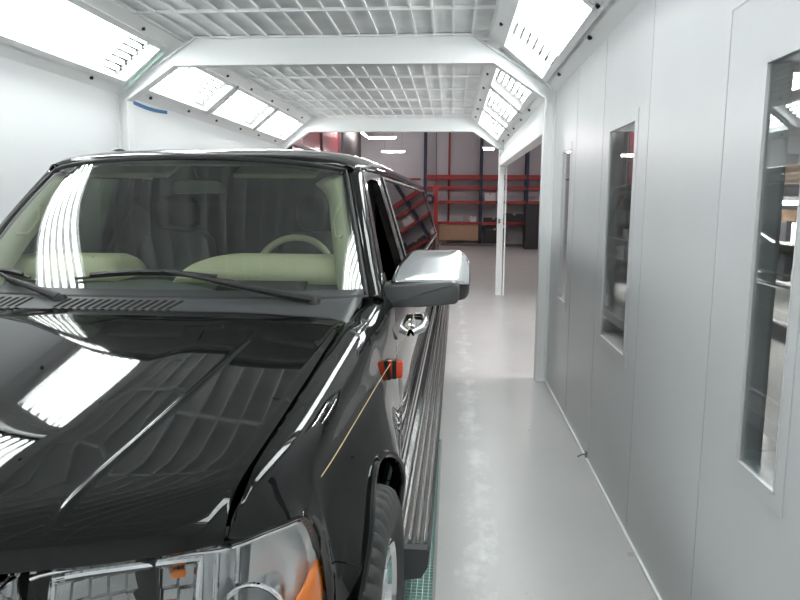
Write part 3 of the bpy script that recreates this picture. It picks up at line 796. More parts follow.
# roof
def zroof(y): return sinterp([(2.09, 1.848), (2.3, 1.888), (2.6, 1.918), (3.0, 1.938), (4.0, 1.952), (6, 1.952), (8.0, 1.94), (8.6, 1.92), (8.75, 1.89)], y)
def zdrip(y): return sinterp([(2.1, 1.775), (2.5, 1.80), (3.0, 1.812), (8.75, 1.81)], y)
P = []
yl = [2.09, 2.11, 2.16, 2.25, 2.4, 2.6, 2.8, 3.1, 3.5, 4, 4.5, 5, 5.5, 6, 6.5, 7, 7.5, 8, 8.3, 8.55, 8.7, 8.78]
for j, y in enumerate(yl):
    row = []; n = 44
    for k in range(n+1):
        u = -1+2*k/n; a = abs(u); sg = 1 if u > 0 else -1
        wd = 0.752 if j else 0.752
        # superellipse-like crown
        th = u*PI/2
        xx = abs(math.sin(th))**0.62*wd*sg; cz = abs(math.cos(th))**0.62
        zd = zdrip(y)
        w_ = ws(max(-1, min(1, xx/0.705)), 1.0)
        k1 = sstep(0.25, 0.0, y-2.09)          # blend the front rim onto the windshield header
        yy = y+(0.06*(xx/0.705)**2+0.05*abs(xx/0.705)**7)*k1
        zz = zd+(zroof(y)-zd)*cz
        if j == 0: zz = w_.z-0.002 if abs(xx) < 0.70 else zz; yy = w_.y if abs(xx) < 0.70 else yy
        row.append((xx, yy, zz))
    P.append(row)
mb = MB(); mb.grid(P); mb.build('roof', M['paint'], car, smooth=True, solid=0.01, angle=70)
mb = MB()
mb.rings([[(x*0.93, y, z-0.035) for x, y, z in r] for r in P[1:-1]], cap=False, closed=False)
mb.build('headliner', M['beige_l'], car, smooth=True, solid=0.01)
# antenna fin on the roof
mb = MB(); R0 = []
for (zz, sc) in ((0, 1), (0.012, 0.97), (0.024, 0.8), (0.031, 0.45)):
    R0.append([(-0.665+0.042*sc*math.cos(a), 2.78+0.07*sc*math.sin(a), 1.890+zz*1.3) for a in [2*PI*k/20 for k in range(20)]])
mb.rings(R0); o = mb.build('antenna', M['plastic'], car, smooth=True); o['label'] = 'small black antenna puck on roof'

# A pillars, greenhouse sides
for s in (1, -1):
    rows = []
    for j in range(15):
        v = -0.06+1.08*j/14; a = ws(s*1.0, max(0, min(1, v)))
        if v < 0: a = a+Vector((0, 0.04*v/0.06*0+0, 0.0))
        y2 = 1.80+(2.36-1.80)*max(0, v); z2 = 1.235+(1.80-1.235)*max(0, v)
        b = Vector((s*xt(z2), y2, z2))
        row = []
        for k in range(9):
            t_ = k/8; p = a.lerp(b, t_); p += Vector((s*0.6, -0.5, 0.25))*0.05*math.sin(PI*t_)*(0.9)
            row.append(p)
        rows.append(row)
    mb = MB(); mb.grid(rows); mb.build('windshield_pillar', M['paint'], car, smooth=True, solid=0.006)
    mb = MB(); mb.tube([ws(s*1.005, 0.02+0.96*j/12, 0.004)+Vector((s*0.012, 0.01, 0)) for j in range(13)], 0.006, 8)
    mb.build('pillar_molding', M['gloss_black'], car, smooth=True)
    def sp(y, z, off=0.0): return (s*(xt(z)+off), y, z)
    def ring_panel(name, outer, inner, off, th, mat):
        mb = MB(); n = len(outer)
        R1 = [[sp(*outer[i % n], off) for i in range(n+1)], [sp(*inner[i % n], off) for i in range(n+1)], [sp(*inner[i % n], off-th) for i in range(n+1)], [sp(*outer[i % n], off-th) for i in range(n+1)]]
        R1.append(R1[0]); mb.rings(R1, cap=False, closed=False); return mb.build(name, mat, car, merge=True)
    def pane(name, poly, off, th, mat, bevel=0):
        mb = MB(); mb.rings([[sp(y, z, off) for y, z in poly], [sp(y, z, off-th) for y, z in poly]]); return mb.build(name, mat, car, bevel=bevel)
    # door window frame
    do = [(1.80, 1.205), (2.36, 1.80), (2.62, 1.815), (3.015, 1.815), (3.015, 1.205)]
    di = [(1.93, 1.222), (2.40, 1.745), (2.62, 1.765), (2.93, 1.765), (2.93, 1.222)]
    ring_panel('door_frame', do, di, 0.004, 0.045, M['gloss_black'])
    if s < 0:      # the glass on the aisle side is wound down
        pane('door_window', [(1.94, 1.215), (2.41, 1.75), (2.62, 1.77), (2.94, 1.77), (2.94, 1.215)], -0.02, 0.004, M['doorglass'])
    pane('door_pillar', [(3.022, 1.205), (3.022, 1.815), (3.17, 1.815), (3.17, 1.205)], 0.004, 0.05, M['gloss_black'])
    pane('limo_window', [(3.17, 1.205), (3.17, 1.80), (8.22, 1.79), (8.5, 1.205)], 0.0, 0.006, M['tint'])
    ring_panel('window_surround', [(3.16, 1.20), (3.16, 1.815), (8.3, 1.815), (8.62, 1.20)], [(3.2, 1.225), (3.2, 1.782), (8.12, 1.775), (8.38, 1.225)], 0.006, 0.03, M['paint'])
    pane('rear_pillar', [(8.38, 1.205), (8.10, 1.815), (8.70, 1.815), (8.80, 1.205)], 0.004, 0.04, M['paint'])
    mb = MB(); mb.tube([sp(3.19, 1.215, 0.012), sp(8.45, 1.215, 0.012)], 0.008, 8); mb.tube([sp(1.86, 1.213, 0.012), sp(3.01, 1.213, 0.012)], 0.008, 8)
    mb.build('belt_molding', M['plastic'], car, smooth=True)
    mb = MB(); mb.tube([sp(3.18, 1.225, 0.012), sp(3.18, 1.79, 0.012), sp(8.18, 1.785, 0.012)], 0.006, 8); mb.build('window_molding', M['satin'], car, smooth=True)
    # roof edge: gutter strip
    mb = MB(); mb.tube([(s*0.757, y, zdrip(y)+0.004) for y in [2.5+k*0.1 for k in range(62)]], 0.011, 8); mb.build('roof_gutter', M['paint'], car, smooth=True)
    # door handle
    h = MB(); h.tube([(s*1.0, 2.56, 0.965), (s*1.05, 2.59, 0.985), (s*1.062, 2.72, 0.995), (s*1.05, 2.85, 1.005), (s*1.0, 2.88, 1.0)], [0.02, 0.024, 0.02, 0.024, 0.02], 12)
    o = h.build('door_handle', M['chrome'], car, smooth=True); o['label'] = 'chrome door handle'
    h = MB(); h.rings([[(s*(0.992+dx), 2.72+0.07*sc*math.cos(a), 0.985+0.03*sc*math.sin(a)) for a in [2*PI*k/20 for k in range(20)]] for dx, sc in ((0, 1), (0.012, 0.97), (0.010, 0.8))])
    h.build('handle_cup', M['chrome'], car, smooth=True)
    # side marker: two orange lenses and a black band
    my, mz, mx = 1.72, 0.976, 0.964
    MB().box(min(s*(mx-0.014), s*(mx+0.054)), max(s*(mx-0.014), s*(mx+0.054)), my-0.020, my+0.022, mz-0.036, mz+0.036).build('marker_lens', M['orange'], car, bevel=0.010, smooth=True)['label'] = 'orange marker lens'
    mb = MB(); xa, xb = s*(mx+0.012), s*(mx+0.029)
    mb.box(min(xa, xb), max(xa, xb), my-0.023, my+0.024, mz-0.0375, mz+0.0375); mb.build('marker_band', M['clip'], car)

# door mirrors
def pillow(mb, poly, y_back, y_front, steps, s, tilt=0.0, tx=0.0):
    cx = sum(p[0] for p in poly)/len(poly); cz = sum(p[1] for p in poly)/len(poly); R0 = []
    for t_, sc in steps:
        R0.append([(s*(cx+(p[0]-cx)*sc), y_back+(y_front-y_back)*t_+(tilt*(p[1]-cz)+tx*(p[0]-cx))*t_*sc, cz+(p[1]-cz)*sc) for p in poly])
    mb.rings(R0)
def rnd_poly(pts, n=5):
    out = []
    m = len(pts)
    for i in range(m):
        a, b, c, r = Vector(pts[i-1][:2]), Vector(pts[i][:2]), Vector(pts[(i+1) % m][:2]), pts[i][2]
        d1, d2 = (a-b).normalized(), (c-b).normalized(); p0, p2 = b+d1*r, b+d2*r
        for k in range(n+1):
            t_ = k/n; out.append(tuple((1-t_)**2*p0+2*t_*(1-t_)*b+t_*t_*p2))
    return out
YM = 2.0
for s in (1, -1):
    st_ = ((0, 0.97), (0.12, 1.0), (0.45, 0.99), (0.7, 0.95), (0.87, 0.86), (0.97, 0.68), (1.0, 0.4))
    mh = MB(); poly = rnd_poly([(0.955, 1.20, 0.03), (1.285, 1.215, 0.045), (1.292, 1.40, 0.05), (1.04, 1.425, 0.04), (0.965, 1.33, 0.04)])
    pillow(mh, poly, YM+0.10, YM-0.005, st_, s)
    body = mh.build('mirror_housing', M['mirror_plastic'], car, smooth=True, angle=80)
    mb = MB(); poly = rnd_poly([(0.944, 1.300, 0.012), (1.291, 1.298, 0.012), (1.292, 1.405, 0.05), (1.24, 1.441, 0.03), (1.03, 1.438, 0.03), (0.966, 1.37, 0.03)])
    pillow(mb, poly, YM+0.085, YM-0.080, ((0, 0.97), (0.12, 1.0), (0.62, 0.995), (0.82, 0.97), (0.93, 0.91), (0.985, 0.80), (1.0, 0.6), (1.002, 0.3), (1.002, 0.02)), s, 0.55, 0.16)
    o = mb.build('mirror_cap', M['chrome_soft'], body, smooth=True, angle=80); o['label'] = 'chrome mirror cap'
    mb = MB(); poly = rnd_poly([(0.905, 1.205, 0.02), (1.07, 1.208, 0.01), (1.238, 1.226, 0.02), (1.243, 1.300, 0.02), (1.225, 1.322, 0.015), (0.918, 1.300, 0.02)])
    pillow(mb, poly, YM+0.06, YM-0.150, ((0, 0.98), (0.2, 1.0), (0.8, 1.0), (0.93, 0.985), (0.985, 0.94), (1.0, 0.86)), s)
    mb.build('mirror_arm', M['mirror_plastic'], body, smooth=True, angle=35)
    mb = MB(); mb.box(min(s*0.99, s*1.27), max(s*0.99, s*1.27), YM+0.1, YM+0.104, 1.24, 1.39); mb.build('mirror_glass', M['chrome'], body, bevel=0.001)
    # black sail at the foot of the pillar
    mb = MB(); tri = [(1.66, 1.20), (1.84, 1.27), (2.02, 1.34), (2.06, 1.12), (1.90, 1.06)]
    mb.rings([[(s*(xt(max(1.2, z))+(0.012 if z > 1.15 else 0.042)), y, z) for y, z in tri], [(s*(xt(max(1.2, z))-0.04), y, z) for y, z in tri]])
    mb.build('mirror_sail', M['gloss_black'], car, bevel=0.004)

# wipers
def wiper(pts_arm, pts_blade, base):
    w = MB(); w.tube([ws(*p) for p in pts_arm], [0.017, 0.016, 0.013, 0.009, 0.007], 8)
    o = w.build('wiper_arm', M['rubber'], car, smooth=True)
    b = MB(); P_ = [ws(*p) for p in pts_blade]; b.tube(P_, 0.0055, 8)
    c = len(P_)//2
    for i in range(2, len(P_)-2): b.obox(P_[i]+Vector((0, -0.004, 0.008)), (P_[i+1]-P_[i-1])/2*0.6, (0, 0.004, 0.004), (0, -0.003, 0.006))
    b.build('wiper_blade', M['rubber'], o, smooth=True)
    k = MB(); q = ws(*base); k.rings([[q+Vector((0.028*sc*math.cos(a), 0.028*sc*math.sin(a), dz)) for a in [2*PI*i/16 for i in range(16)]] for dz, sc in ((-0.03, 1), (0.006, 1), (0.018, 0.75), (0.02, 0.3))])
    k.build('wiper_cap', M['rubber'], o, smooth=True)
WIP1 = ([(0.775, -0.03, 0.035), (0.66, -0.002, 0.036), (0.48, 0.045, 0.034), (0.28, 0.095, 0.032), (0.085, 0.135, 0.030)], [(-0.34+0.76*k/14, 0.092+0.035*math.sin(PI*(k/14)), 0.016) for k in range(15)], (0.775, -0.03, 0.02))
WIP2 = ([(-0.37, -0.03, 0.035), (-0.44, -0.005, 0.035), (-0.54, 0.03, 0.032), (-0.66, 0.07, 0.03), (-0.77, 0.115, 0.028)], [(-0.57-0.40*k/14, 0.092+0.03*math.sin(PI*(k/14)), 0.016) for k in range(15)], (-0.37, -0.03, 0.02))
wiper(*WIP1); wiper(*WIP2)

# headlights
def zt(x): return sinterp([(0.46, 0.978), (0.476, 0.984), (0.562, 0.995), (0.676, 0.999), (0.80, 0.992), (0.852, 0.993), (0.888, 0.992), (0.909, 0.985), (0.926, 0.941), (0.936, 0.859), (0.942, 0.749)], x)
XA = [0.465+0.40*k/24 for k in range(24)]+[0.865+0.077*(1-(1-k/20)**1.6) for k in range(21)]
for s in (1, -1):
    def HL(x, b, back=0.0, top=0.0):
        zb = 0.66; z = zb+(zt(x)-top-zb)*b
        y = yfront(x)+0.012+back-0.028*math.sin(PI*min(1, b))*0.6+0.03*b*b
        return (s*x, y, z)
    mb = MB(); mb.grid([[HL(x, j/14) for x in XA] for j in range(15)]+[[(s*x*0.99, yfront(x)+0.075, zt(x)-0.004) for x in XA]])
    lens = mb.build('headlight', M['lens'], car, smooth=True)
    # bright bowl behind the lens
    mb = MB(); mb.grid([[HL(0.465+(x-0.465)*0.972, j/10, 0.10, 0.012) for x in XA] for j in range(11)]+[[HL(0.465+(x-0.465)*0.972, 1.0, 0.02, 0.010) for x in XA]])
    mb.build('reflector_bowl', M['facet'], lens, smooth=True)
    # faceted high-beam cell
    rows = []
    for j in range(17):
        row = []
        for k in range(33):
            x = 0.485+0.245*k/32; b = 0.35+0.50*j/16
            p = HL(x, b, 0.050+0.006*((k % 4)/3.0)+0.006*((j % 4)/3.0)+0.022*math.sin(PI*k/32)*math.sin(PI*j/16))
            row.append(p)
        rows.append(row)
    mb = MB(); mb.grid(rows); mb.build('high_beam_reflector', M['dark_chrome'], lens)
    mb = MB(); fr_ = [HL(x, b, 0.055) for x, b in [(0.48+0.255*k/12, 0.86) for k in range(13)]+[(0.735, 0.86-0.52*k/8) for k in range(1, 9)]+[(0.735-0.255*k/12, 0.34) for k in range(1, 13)]+[(0.48, 0.34+0.52*k/8) for k in range(1, 9)]]
    mb.tube(fr_+[fr_[1]], 0.008, 8); mb.build('cell_frame', M['chrome'], lens, smooth=True)
    mb = MB(); 
    for xx in (0.765, 0.80): mb.tube([HL(xx, 0.45+0.5*k/8, 0.05) for k in range(9)], 0.006, 8)
    mb.build('divider_bar', M['chrome'], lens, smooth=True)
    # ridged chrome strip along the top, outer bowl, low-beam barrel
    rows = []
    for jj in range(7):
        row = []
        for k in range(121):
            x = 0.485+0.32*k/120; b = 0.88+0.105*jj/6
            row.append(HL(x, b, 0.075-0.055*jj/6+0.006*abs((k % 6)-3)/3))
        rows.append(row)
    mb = MB(); mb.grid(rows); mb.build('upper_reflector', M['chrome'], lens)
    rows = []
    for jj in range(17):
        row = []
        for k in range(25):
            fx, fz = k/24, jj/16
            x = 0.825+0.108*fx; b = 0.30+0.655*fz
            row.append(HL(x, b, 0.018+0.075*math.sin(PI*fx)**0.8*math.sin(PI*(0.1+0.8*fz))+0.012*abs(((fx*4+fz*2) % 2)-1)))
        rows.append(row)
    mb = MB(); mb.grid(rows); mb.build('corner_reflector', M['facet'], lens, smooth=True, angle=12)
    mb = MB(); rr = []
    for k in range(9):
        a = k/8; c = HL(0.838, 0.52, 0.012); rr.append([(c[0]+0.06*math.cos(q)*(1-0.35*a), c[1]+0.10*a, c[2]+0.06*math.sin(q)*(1-0.35*a)) for q in [2*PI*i/28 for i in range(28)]])
    mb.rings(rr, cap=False); mb.build('low_beam_barrel', M['chrome'], lens, smooth=True, solid=0.003)
    mb = MB(); c = HL(0.838, 0.52, 0.010); mb.tube([(c[0]+0.062*math.cos(q), c[1], c[2]+0.062*math.sin(q)) for q in [2*PI*i/36 for i in range(38)]], 0.006, 8, cap=False); mb.build('barrel_rim', M['chrome'], lens, smooth=True)
    rows = [[HL(x, bt*q, 0.022) for q in (0.0, 0.5, 0.8, 1.0)] for x, bt in [(0.885, 0.36), (0.895, 0.42), (0.905, 0.46), (0.915, 0.53), (0.923, 0.64), (0.930, 0.76), (0.935, 0.82), (0.938, 0.80)]]
    mb = MB(); mb.grid(rows); o = mb.build('turn_signal', M['amber'], lens, smooth=True, solid=0.006); o['label'] = 'amber turn signal reflector'
    for (xx, b) in ((0.70, 0.80), (0.69, 0.62)):
        c = HL(xx, b, 0.05); mb = MB(); mb.obox(c, (0.012, 0.004*s, 0), (0, 0.006, 0), (0, 0, 0.007)); mb.build('amber_bulb', M['amber'], lens, bevel=0.003)
    # gasket round the lens
    mb = MB(); mb.tube([HL(x, 1.0, -0.002) for x in XA]+[HL(0.942, 1-0.9*k/10, -0.002) for k in range(1, 10)], 0.0065, 8); mb.build('headlight_gasket', M['rubber'], lens, smooth=True)
    mb = MB(); mb.tube([(p[0], p[1]-0.001, p[2]-0.014) for p in [HL(x, 1.0, 0.0) for x in XA[:32]]], 0.004, 8); mb.build('headlight_rim', M['chrome'], lens, smooth=True)

# grille and bumper
mb = MB(); rr = []
for k in range(41):
    x = -0.445+0.89*k/40; y = yfront(x)
    rr.append([(x, y-0.012, 0.985), (x, y+0.05, 0.99), (x, y+0.05, 0.90), (x, y-0.02, 0.90)])
mb.rings(rr)
for z in (0.79, 0.67):
    rr = [[(x, yfront(x)-0.01, z+0.03), (x, yfront(x)+0.04, z+0.03), (x, yfront(x)+0.04, z-0.03), (x, yfront(x)-0.015, z-0.03)] for x in [-0.44+0.88*k/40 for k in range(41)]]
    mb.rings(rr)
for sx in (-1, 1): mb.box(min(sx*0.40, sx*0.45), max(sx*0.40, sx*0.45), 0.035, 0.1, 0.62, 0.98)
mb.build('grille', M['chrome'], car, bevel=0.004)
mb = MB(); mb.grid([[(x, yfront(x)+0.08, z) for x in [-0.45+0.9*k/20 for k in range(21)]] for z in (0.60, 0.99)]); mb.build('grille_backing', M['slot'], car, solid=0.01)
P = []
for z, o_ in ((0.30, 0.10), (0.33, 0.02), (0.42, -0.03), (0.55, -0.05), (0.64, -0.045), (0.685, -0.01), (0.695, 0.06)):
    P.append([(x, yfront(x)+o_*(1-0.5*sstep(0.8, 0.97, abs(x))), z) for x in [0.972*math.sin(PI/2*(-1+2*k/48)) for k in range(49)]])
mb = MB(); mb.grid(P); mb.build('front_bumper', M['paint'], car, smooth=True, solid=0.01)

# wheels
def wheel(cx, cy, s, steer=0.0):
    t = bpy.data.objects.new('wheel', None); C.objects.link(t); t.parent = car; t.location = (s*cx, cy, 0.392); t.rotation_euler = (0, 0, steer)
    prof = [(-0.118, 0.225), (-0.132, 0.26), (-0.139, 0.30), (-0.134, 0.345), (-0.120, 0.374), (-0.105, 0.384), (-0.075, 0.389), (-0.058, 0.390), (-0.055, 0.380), (-0.045, 0.380), (-0.042, 0.391), (-0.008, 0.392), (-0.005, 0.382), (0.005, 0.382), (0.008, 0.392),
            (0.042, 0.391), (0.045, 0.380), (0.055, 0.380), (0.058, 0.390), (0.075, 0.389), (0.105, 0.384), (0.120, 0.374), (0.134, 0.345), (0.139, 0.30), (0.132, 0.26), (0.118, 0.225)]
    N = 192; rings = []
    for i in range(N):
        a = 2*PI*i/N; g_ = (i % 4 == 0); r_ = []
        for (w, r) in prof:
            rr = r
            if g_ and 0.058 < abs(w) < 0.136 and r > 0.34: rr -= 0.013
            r_.append((w*1.0, rr*math.cos(a), rr*math.sin(a)))
        rings.append(r_)
    rings.append(rings[0])
    mb = MB(); mb.rings(rings, cap=False, closed=False); mb.build('tire', M['tire'], t, smooth=True, merge=True, angle=35)
    rp = [(-0.11, 0.228), (-0.09, 0.215), (0.09, 0.215), (0.118, 0.228), (0.124, 0.222), (0.11, 0.205), (0.02, 0.19), (-0.09, 0.19)]
    rings = [[(w, r*math.cos(2*PI*i/48), r*math.sin(2*PI*i/48)) for w, r in rp] for i in range(49)]
    mb = MB(); mb.rings(rings, cap=False, closed=True)
    for k in range(6):
        a = 2*PI*k/6; d = Vector((0, math.cos(a), math.sin(a))); e_ = Vector((0, -math.sin(a), math.cos(a)))
        mb.rings([[Vector((s*0.075+s*q*0.02, 0, 0))+d*r+e_*w for w, q in ((-ww, -1), (ww, -1), (ww, 1), (-ww, 1))] for r, ww in ((0.05, 0.035), (0.12, 0.028), (0.205, 0.04))])
    mb.tube([(s*0.05, 0, 0), (s*0.10, 0, 0), (s*0.108, 0, 0)], [0.065, 0.06, 0.035], 20)
    mb.build('rim', M['chrome'], t, smooth=True, angle=40, merge=True)
    mb = MB(); mb.tube([(-s*0.02, 0, 0), (s*0.0, 0, 0)], 0.15, 28); mb.build('brake_disc', M['steel'], t)
    return t
wheel(0.912, WF, 1, -0.04); wheel(0.912, WF, -1, -0.04); wheel(0.89, WR, 1); wheel(0.89, WR, -1)

# underbody, inner fenders
mb = MB(); mb.box(-0.70, 0.70, 0.25, 8.6, 0.30, 0.46); mb.box(-0.66, 0.66, 0.20, 1.55, 0.46, 0.96)
mb.box(-0.92, 0.92, 1.42, 7.36, 0.36, 0.46); mb.box(-0.9, 0.9, 1.44, 1.50, 0.46, 1.15)
mb.build('underbody', M['dark'], car)
for s in (1, -1):
    for yc in (WF, WR):
        rr = [[(s*0.64, yc-0.52*math.cos(a), 0.37+0.52*math.sin(a)), (s*0.965, yc-0.49*math.cos(a), 0.39+0.485*math.sin(a))] for a in [PI*(-0.02+1.04*k/28) for k in range(29)]]
        mb = MB(); mb.rings(rr, cap=False, closed=False); mb.build('wheel_liner', M['dark'], car, solid=0.006)
# running boards
for s in (1, -1):
    ya, yb, x0, x1 = 1.37, 7.30, 0.985, 1.152
    t = MB(); prof = [(x0, 0.405), (x1-0.01, 0.405), (x1, 0.395), (x1-0.006, 0.33), (x1-0.03, 0.285), (x0+0.02, 0.265), (x0, 0.30)]
    t.rings([[(s*(x-0.0), ya, z) for x, z in prof], [(s*x, yb, z) for x, z in prof]])
    rb = t.build('running_board', M['plastic'], car)
    for k in range(4):
        xa = 1.036+k*0.029
        r_ = MB(); r_.rings([[(s*(xa+dx), y, 0.405+dz) for dx, dz in ((0, 0), (0.002, 0.012), (0.006, 0.016), (0.014, 0.016), (0.018, 0.011), (0.019, 0))] for y in (ya+0.004, yb-0.004)])
        r_.build('tread_rib', M['board'], rb)
    cp = MB(); cp.rings([[(s*x, ya-0.03*0, z) for x, z in prof], [(s*(x0+(x-x0)*0.97), ya-0.02, 0.27+(z-0.27)*0.93) for x, z in prof]]); cp.build('end_cap', M['mirror_plastic'], rb)
    cp = MB(); cp.rings([[(s*x, yb, z) for x, z in prof], [(s*(x0+(x-x0)*0.97), yb+0.02, 0.27+(z-0.27)*0.93) for x, z in prof]]); cp.build('end_cap', M['mirror_plastic'], rb)
    for yy in (1.8, 3.0, 4.2, 5.4, 6.6): MB().box(min(s*0.88, s*1.1), max(s*0.88, s*1.1), yy, yy+0.06, 0.295, 0.34).build('bracket', M['dark'], rb)
    MB().box(min(s*0.988, s*1.03), max(s*0.988, s*1.03), ya+0.01, yb-0.01, 0.404, 0.412).build('reflection_strip', M['gloss_black'], rb)  # added black strip, painted to read as a reflection beside the ribs
    # rocker strip under the doors
    mb = MB(); mb.tube([(s*0.99, 1.48, 0.43), (s*0.99, 7.30, 0.43)], 0.012, 8); mb.build('rocker_molding', M['satin'], car, smooth=True)
# tail: hatch, lamps
sec = [(x, z) for x, z in dense(section(LEN-0.02), 4)]
outl = [(x, z) for x, z in sec if z > 0.42]
top = [(xt(1.4), 1.4), (xt(1.6), 1.6), (0.74, 1.80), (0.6, 1.88), (0, 1.89)]
right = [(p[0]*0.995, p[1]) for p in outl[::-1]]+top
poly = right+[(-x, z) for x, z in right[::-1][1:]]
mb = MB(); mb.rings([[(x, LEN-0.03+(-0.12*sstep(1.2, 1.9, z)), z) for x, z in poly], [(x, LEN-0.015+(-0.12*sstep(1.2, 1.9, z)), z) for x, z in poly]]); mb.build('tailgate', M['paint'], car)
for s in (1, -1):
    mb = MB(); mb.box(min(s*0.78, s*0.90), max(s*0.78, s*0.90), LEN-0.06, LEN+0.0, 0.85, 1.25); o = mb.build('tail_lamp', M['orange'], car, bevel=0.02)

# interior
def hump(name, xa, xb, zb, zt_, ra, rb, mat):
    """padded dash hump: rounded outline across, rolled front"""
    xs_ = [xa+(xb-xa)*k/40 for k in range(41)]; rows = []
    def top(x): return zb+(zt_-zb)*math.sqrt(max(0, 1-max(0, 1-(x-xa)/ra)**2))*math.sqrt(max(0, 1-max(0, 1-(xb-x)/rb)**2))
    for (y, f) in ((1.90, 0.0), (1.905, 0.45), (1.93, 0.80), (1.98, 0.97), (2.06, 1.0), (2.16, 0.98), (2.21, 0.85), (2.23, 0.3), (2.23, -0.5)):
        rows.append([(x, y, zb+(top(x)-zb)*f) for x in xs_])
    mb = MB(); mb.grid(rows); return mb.build(name, mat, car, smooth=True, solid=0.01)
hump('instrument_binnacle', -0.02, 0.86, 1.285, 1.408, 0.26, 0.10, M['beige'])
hump('dash_pad', -0.86, -0.26, 1.285, 1.40, 0.10, 0.10, M['beige'])
mb = MB(); mb.grid([[(0.85*u, 1.60+0.06*u*u, 1.235), (0.85*u, 1.80, 1.262), (0.85*u, 1.905, 1.295), (0.85*u, 2.20, 1.295), (0.85*u, 2.25, 1.22), (0.85*u, 2.22, 0.75)] for u in [-1+k/15 for k in range(31)]]); mb.build('dashboard', M['dashdark'], car, smooth=True, solid=0.01)
mb = MB(); mb.obox((0.40, 1.845, 1.283), (0.19, 0, 0), (0, 0.075, 0.026), (0, -0.001, 0.004)); mb.build('dash_mat', M['slot'], car)
mb = MB(); mb.box(-0.88, 0.88, 1.55, 8.5, 0.46, 0.52); mb.build('cabin_floor', M['dashdark'], car)
# steering wheel
sw = MB(); c = Vector((0.42, 2.36, 1.285)); ax = Vector((0, -0.42, -0.91)).normalized(); e1 = Vector((1, 0, 0)); e2 = Vector((0, 0.40, 0.92)).normalized()
e2 = Vector((0, 0.36, 0.93)).normalized()
sw.tube([c+e1*0.195*math.cos(a)+e2*0.195*math.sin(a) for a in [2*PI*k/48 for k in range(50)]], 0.017, 10, cap=False)
wh = sw.build('steering_wheel', M['beige'], car, smooth=True)
mb = MB(); mb.obox(c+Vector((0, 0.01, -0.01)), e1*0.075, e2*0.06, Vector((0, -0.93, 0.36))*0.03); mb.build('hub', M['beige'], wh, bevel=0.012)
mb = MB(); mb.bar(c-e1*0.19, c+e1*0.19, 0.03, 0.02, (0, -1, 0)); mb.bar(c, c-e2*0.19, 0.03, 0.02, (0, -1, 0)); mb.build('spoke', M['beige'], wh)
mb = MB(); mb.tube([c, c+Vector((0, -0.25, -0.08))], 0.04, 12); mb.build('steering_column', M['dashdark'], wh)
# seats
for sx in (0.42, -0.42):
    r_ = MB()
    for (b0, bz0, bz1, w) in ((0, 0.80, 1.52, 0.25),):
        r_.rings([[(sx+w*sc*ca, yy, zz) for ca, yy, zz in [(-1, y, z), (-0.9, y-0.04, z), (0.9, y-0.04, z), (1, y, z), (0.9, y+0.09, z), (-0.9, y+0.09, z)]] for y, z, sc in ((2.80, 0.78, 0.95), (2.86, 1.05, 1.0), (2.92, 1.3, 0.97), (2.96, 1.42, 0.85), (2.97, 1.47, 0.6))])
    st2 = r_.build('seat', M['seat'], car, smooth=True)
    r_ = MB(); r_.rings([[(sx+0.13*sc*math.cos(a), 2.98+0.055*sc*math.sin(a), z) for a in [2*PI*k/16 for k in range(16)]] for z, sc in ((1.49, 0.7), (1.52, 1), (1.62, 1), (1.67, 0.7))]); r_.build('headrest', M['seat'], st2, smooth=True)
    r_ = MB(); r_.box(sx-0.26, sx+0.26, 2.35, 2.9, 0.66, 0.82); r_.build('cushion', M['seat'], st2, bevel=0.03)
mb = MB(); mb.box(-0.72, 0.72, 3.25, 3.30, 0.5, 1.86); mb.build('cabin_partition', M['seat'], car)
mb = MB(); mb.rings([[(0.0+x*sc, 2.20+dy, 1.71+z*sc) for x, z in rnd_poly([(-0.13, -0.03, 0.02), (0.13, -0.03, 0.02), (0.12, 0.035, 0.02), (-0.12, 0.035, 0.02)])] for dy, sc in ((0, 0.9), (0.01, 1), (0.03, 0.95))])
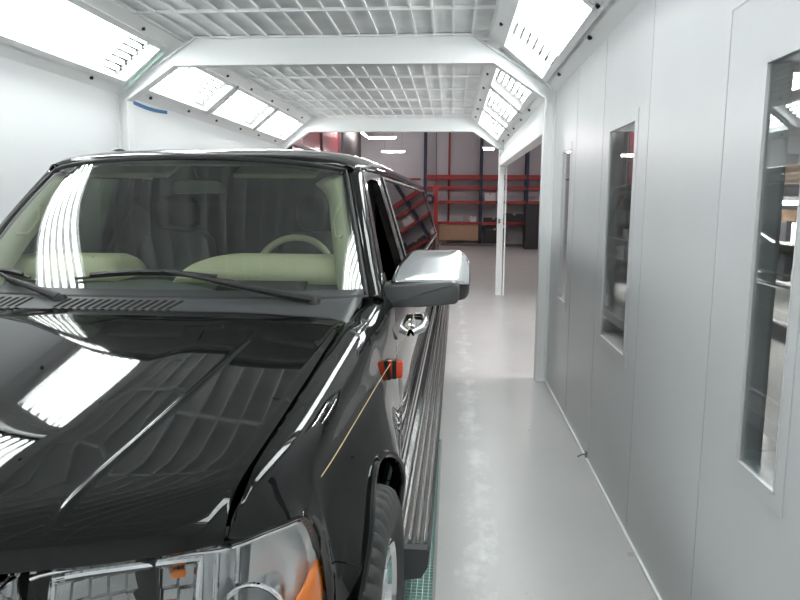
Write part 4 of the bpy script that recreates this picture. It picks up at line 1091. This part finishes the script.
mb.tube([(0, 2.22, 1.74), (0, 2.17, 1.81)], 0.01); mb.build('rear_view_mirror', M['dashdark'], car, smooth=True)
for s in (1, -1):
    mb = MB(); mb.obox((s*0.36, 2.33, 1.795), (0.20, 0, 0), (0, 0.09, 0.03), (0, -0.003, 0.012)); mb.build('sun_visor', M['beige_l'], car, bevel=0.008)
    tr = []
    for k in range(21):
        v = 0.02+0.97*k/20; w_ = 0.09+0.09*max(0, (v-0.75)/0.25)**3
        tr.append([ws(s*0.975, v, -0.03), ws(s*(0.975-w_*0.6), v, -0.07), ws(s*(0.975-w_), v, -0.12)])
    mb = MB(); mb.grid(tr); mb.build('pillar_trim', M['beige_l'], car, smooth=True, solid=0.015)
    mb = MB(); mb.tube([ws(s*0.93, 0.45, -0.05), ws(s*0.90, 0.5, -0.09), ws(s*0.90, 0.62, -0.09), ws(s*0.93, 0.70, -0.05)], 0.012, 8); mb.build('grab_handle', M['beige'], car, smooth=True)
    mb = MB(); mb.box(min(s*0.86, s*0.90), max(s*0.86, s*0.90), 1.92, 3.0, 0.6, 1.20); mb.build('door_trim', M['beige'], car)
# thin wire on the fender near the wheel
mb = MB(); mb.tube([Vector(p) for p in ((0.978, 0.52, 0.80), (0.992, 0.58, 0.76), (1.004, 0.63, 0.73), (1.012, 0.66, 0.722), (1.012, 0.68, 0.71), (1.0, 0.69, 0.70))], 0.0022, 6)
mb.build('loose_wire', M['clip'], car, smooth=True)

# ------------------------------------------------------------------ world and view
w = bpy.data.worlds.new('world'); w.use_nodes = True; bpy.context.scene.world = w
w.node_tree.nodes['Background'].inputs[0].default_value = (0.02, 0.02, 0.02, 1)
sc = bpy.context.scene
sc.view_settings.view_transform = 'Standard'; sc.view_settings.look = 'None'
sc.view_settings.gamma = 1.0; sc.view_settings.use_curve_mapping = False
sc.view_settings.exposure = 0.60
sc.cycles.use_denoising = True
sc.cycles.max_bounces = 10; sc.cycles.transparent_max_bounces = 16; sc.cycles.diffuse_bounces = 6; sc.cycles.glossy_bounces = 5
sc.cycles.sample_clamp_indirect = 6.0
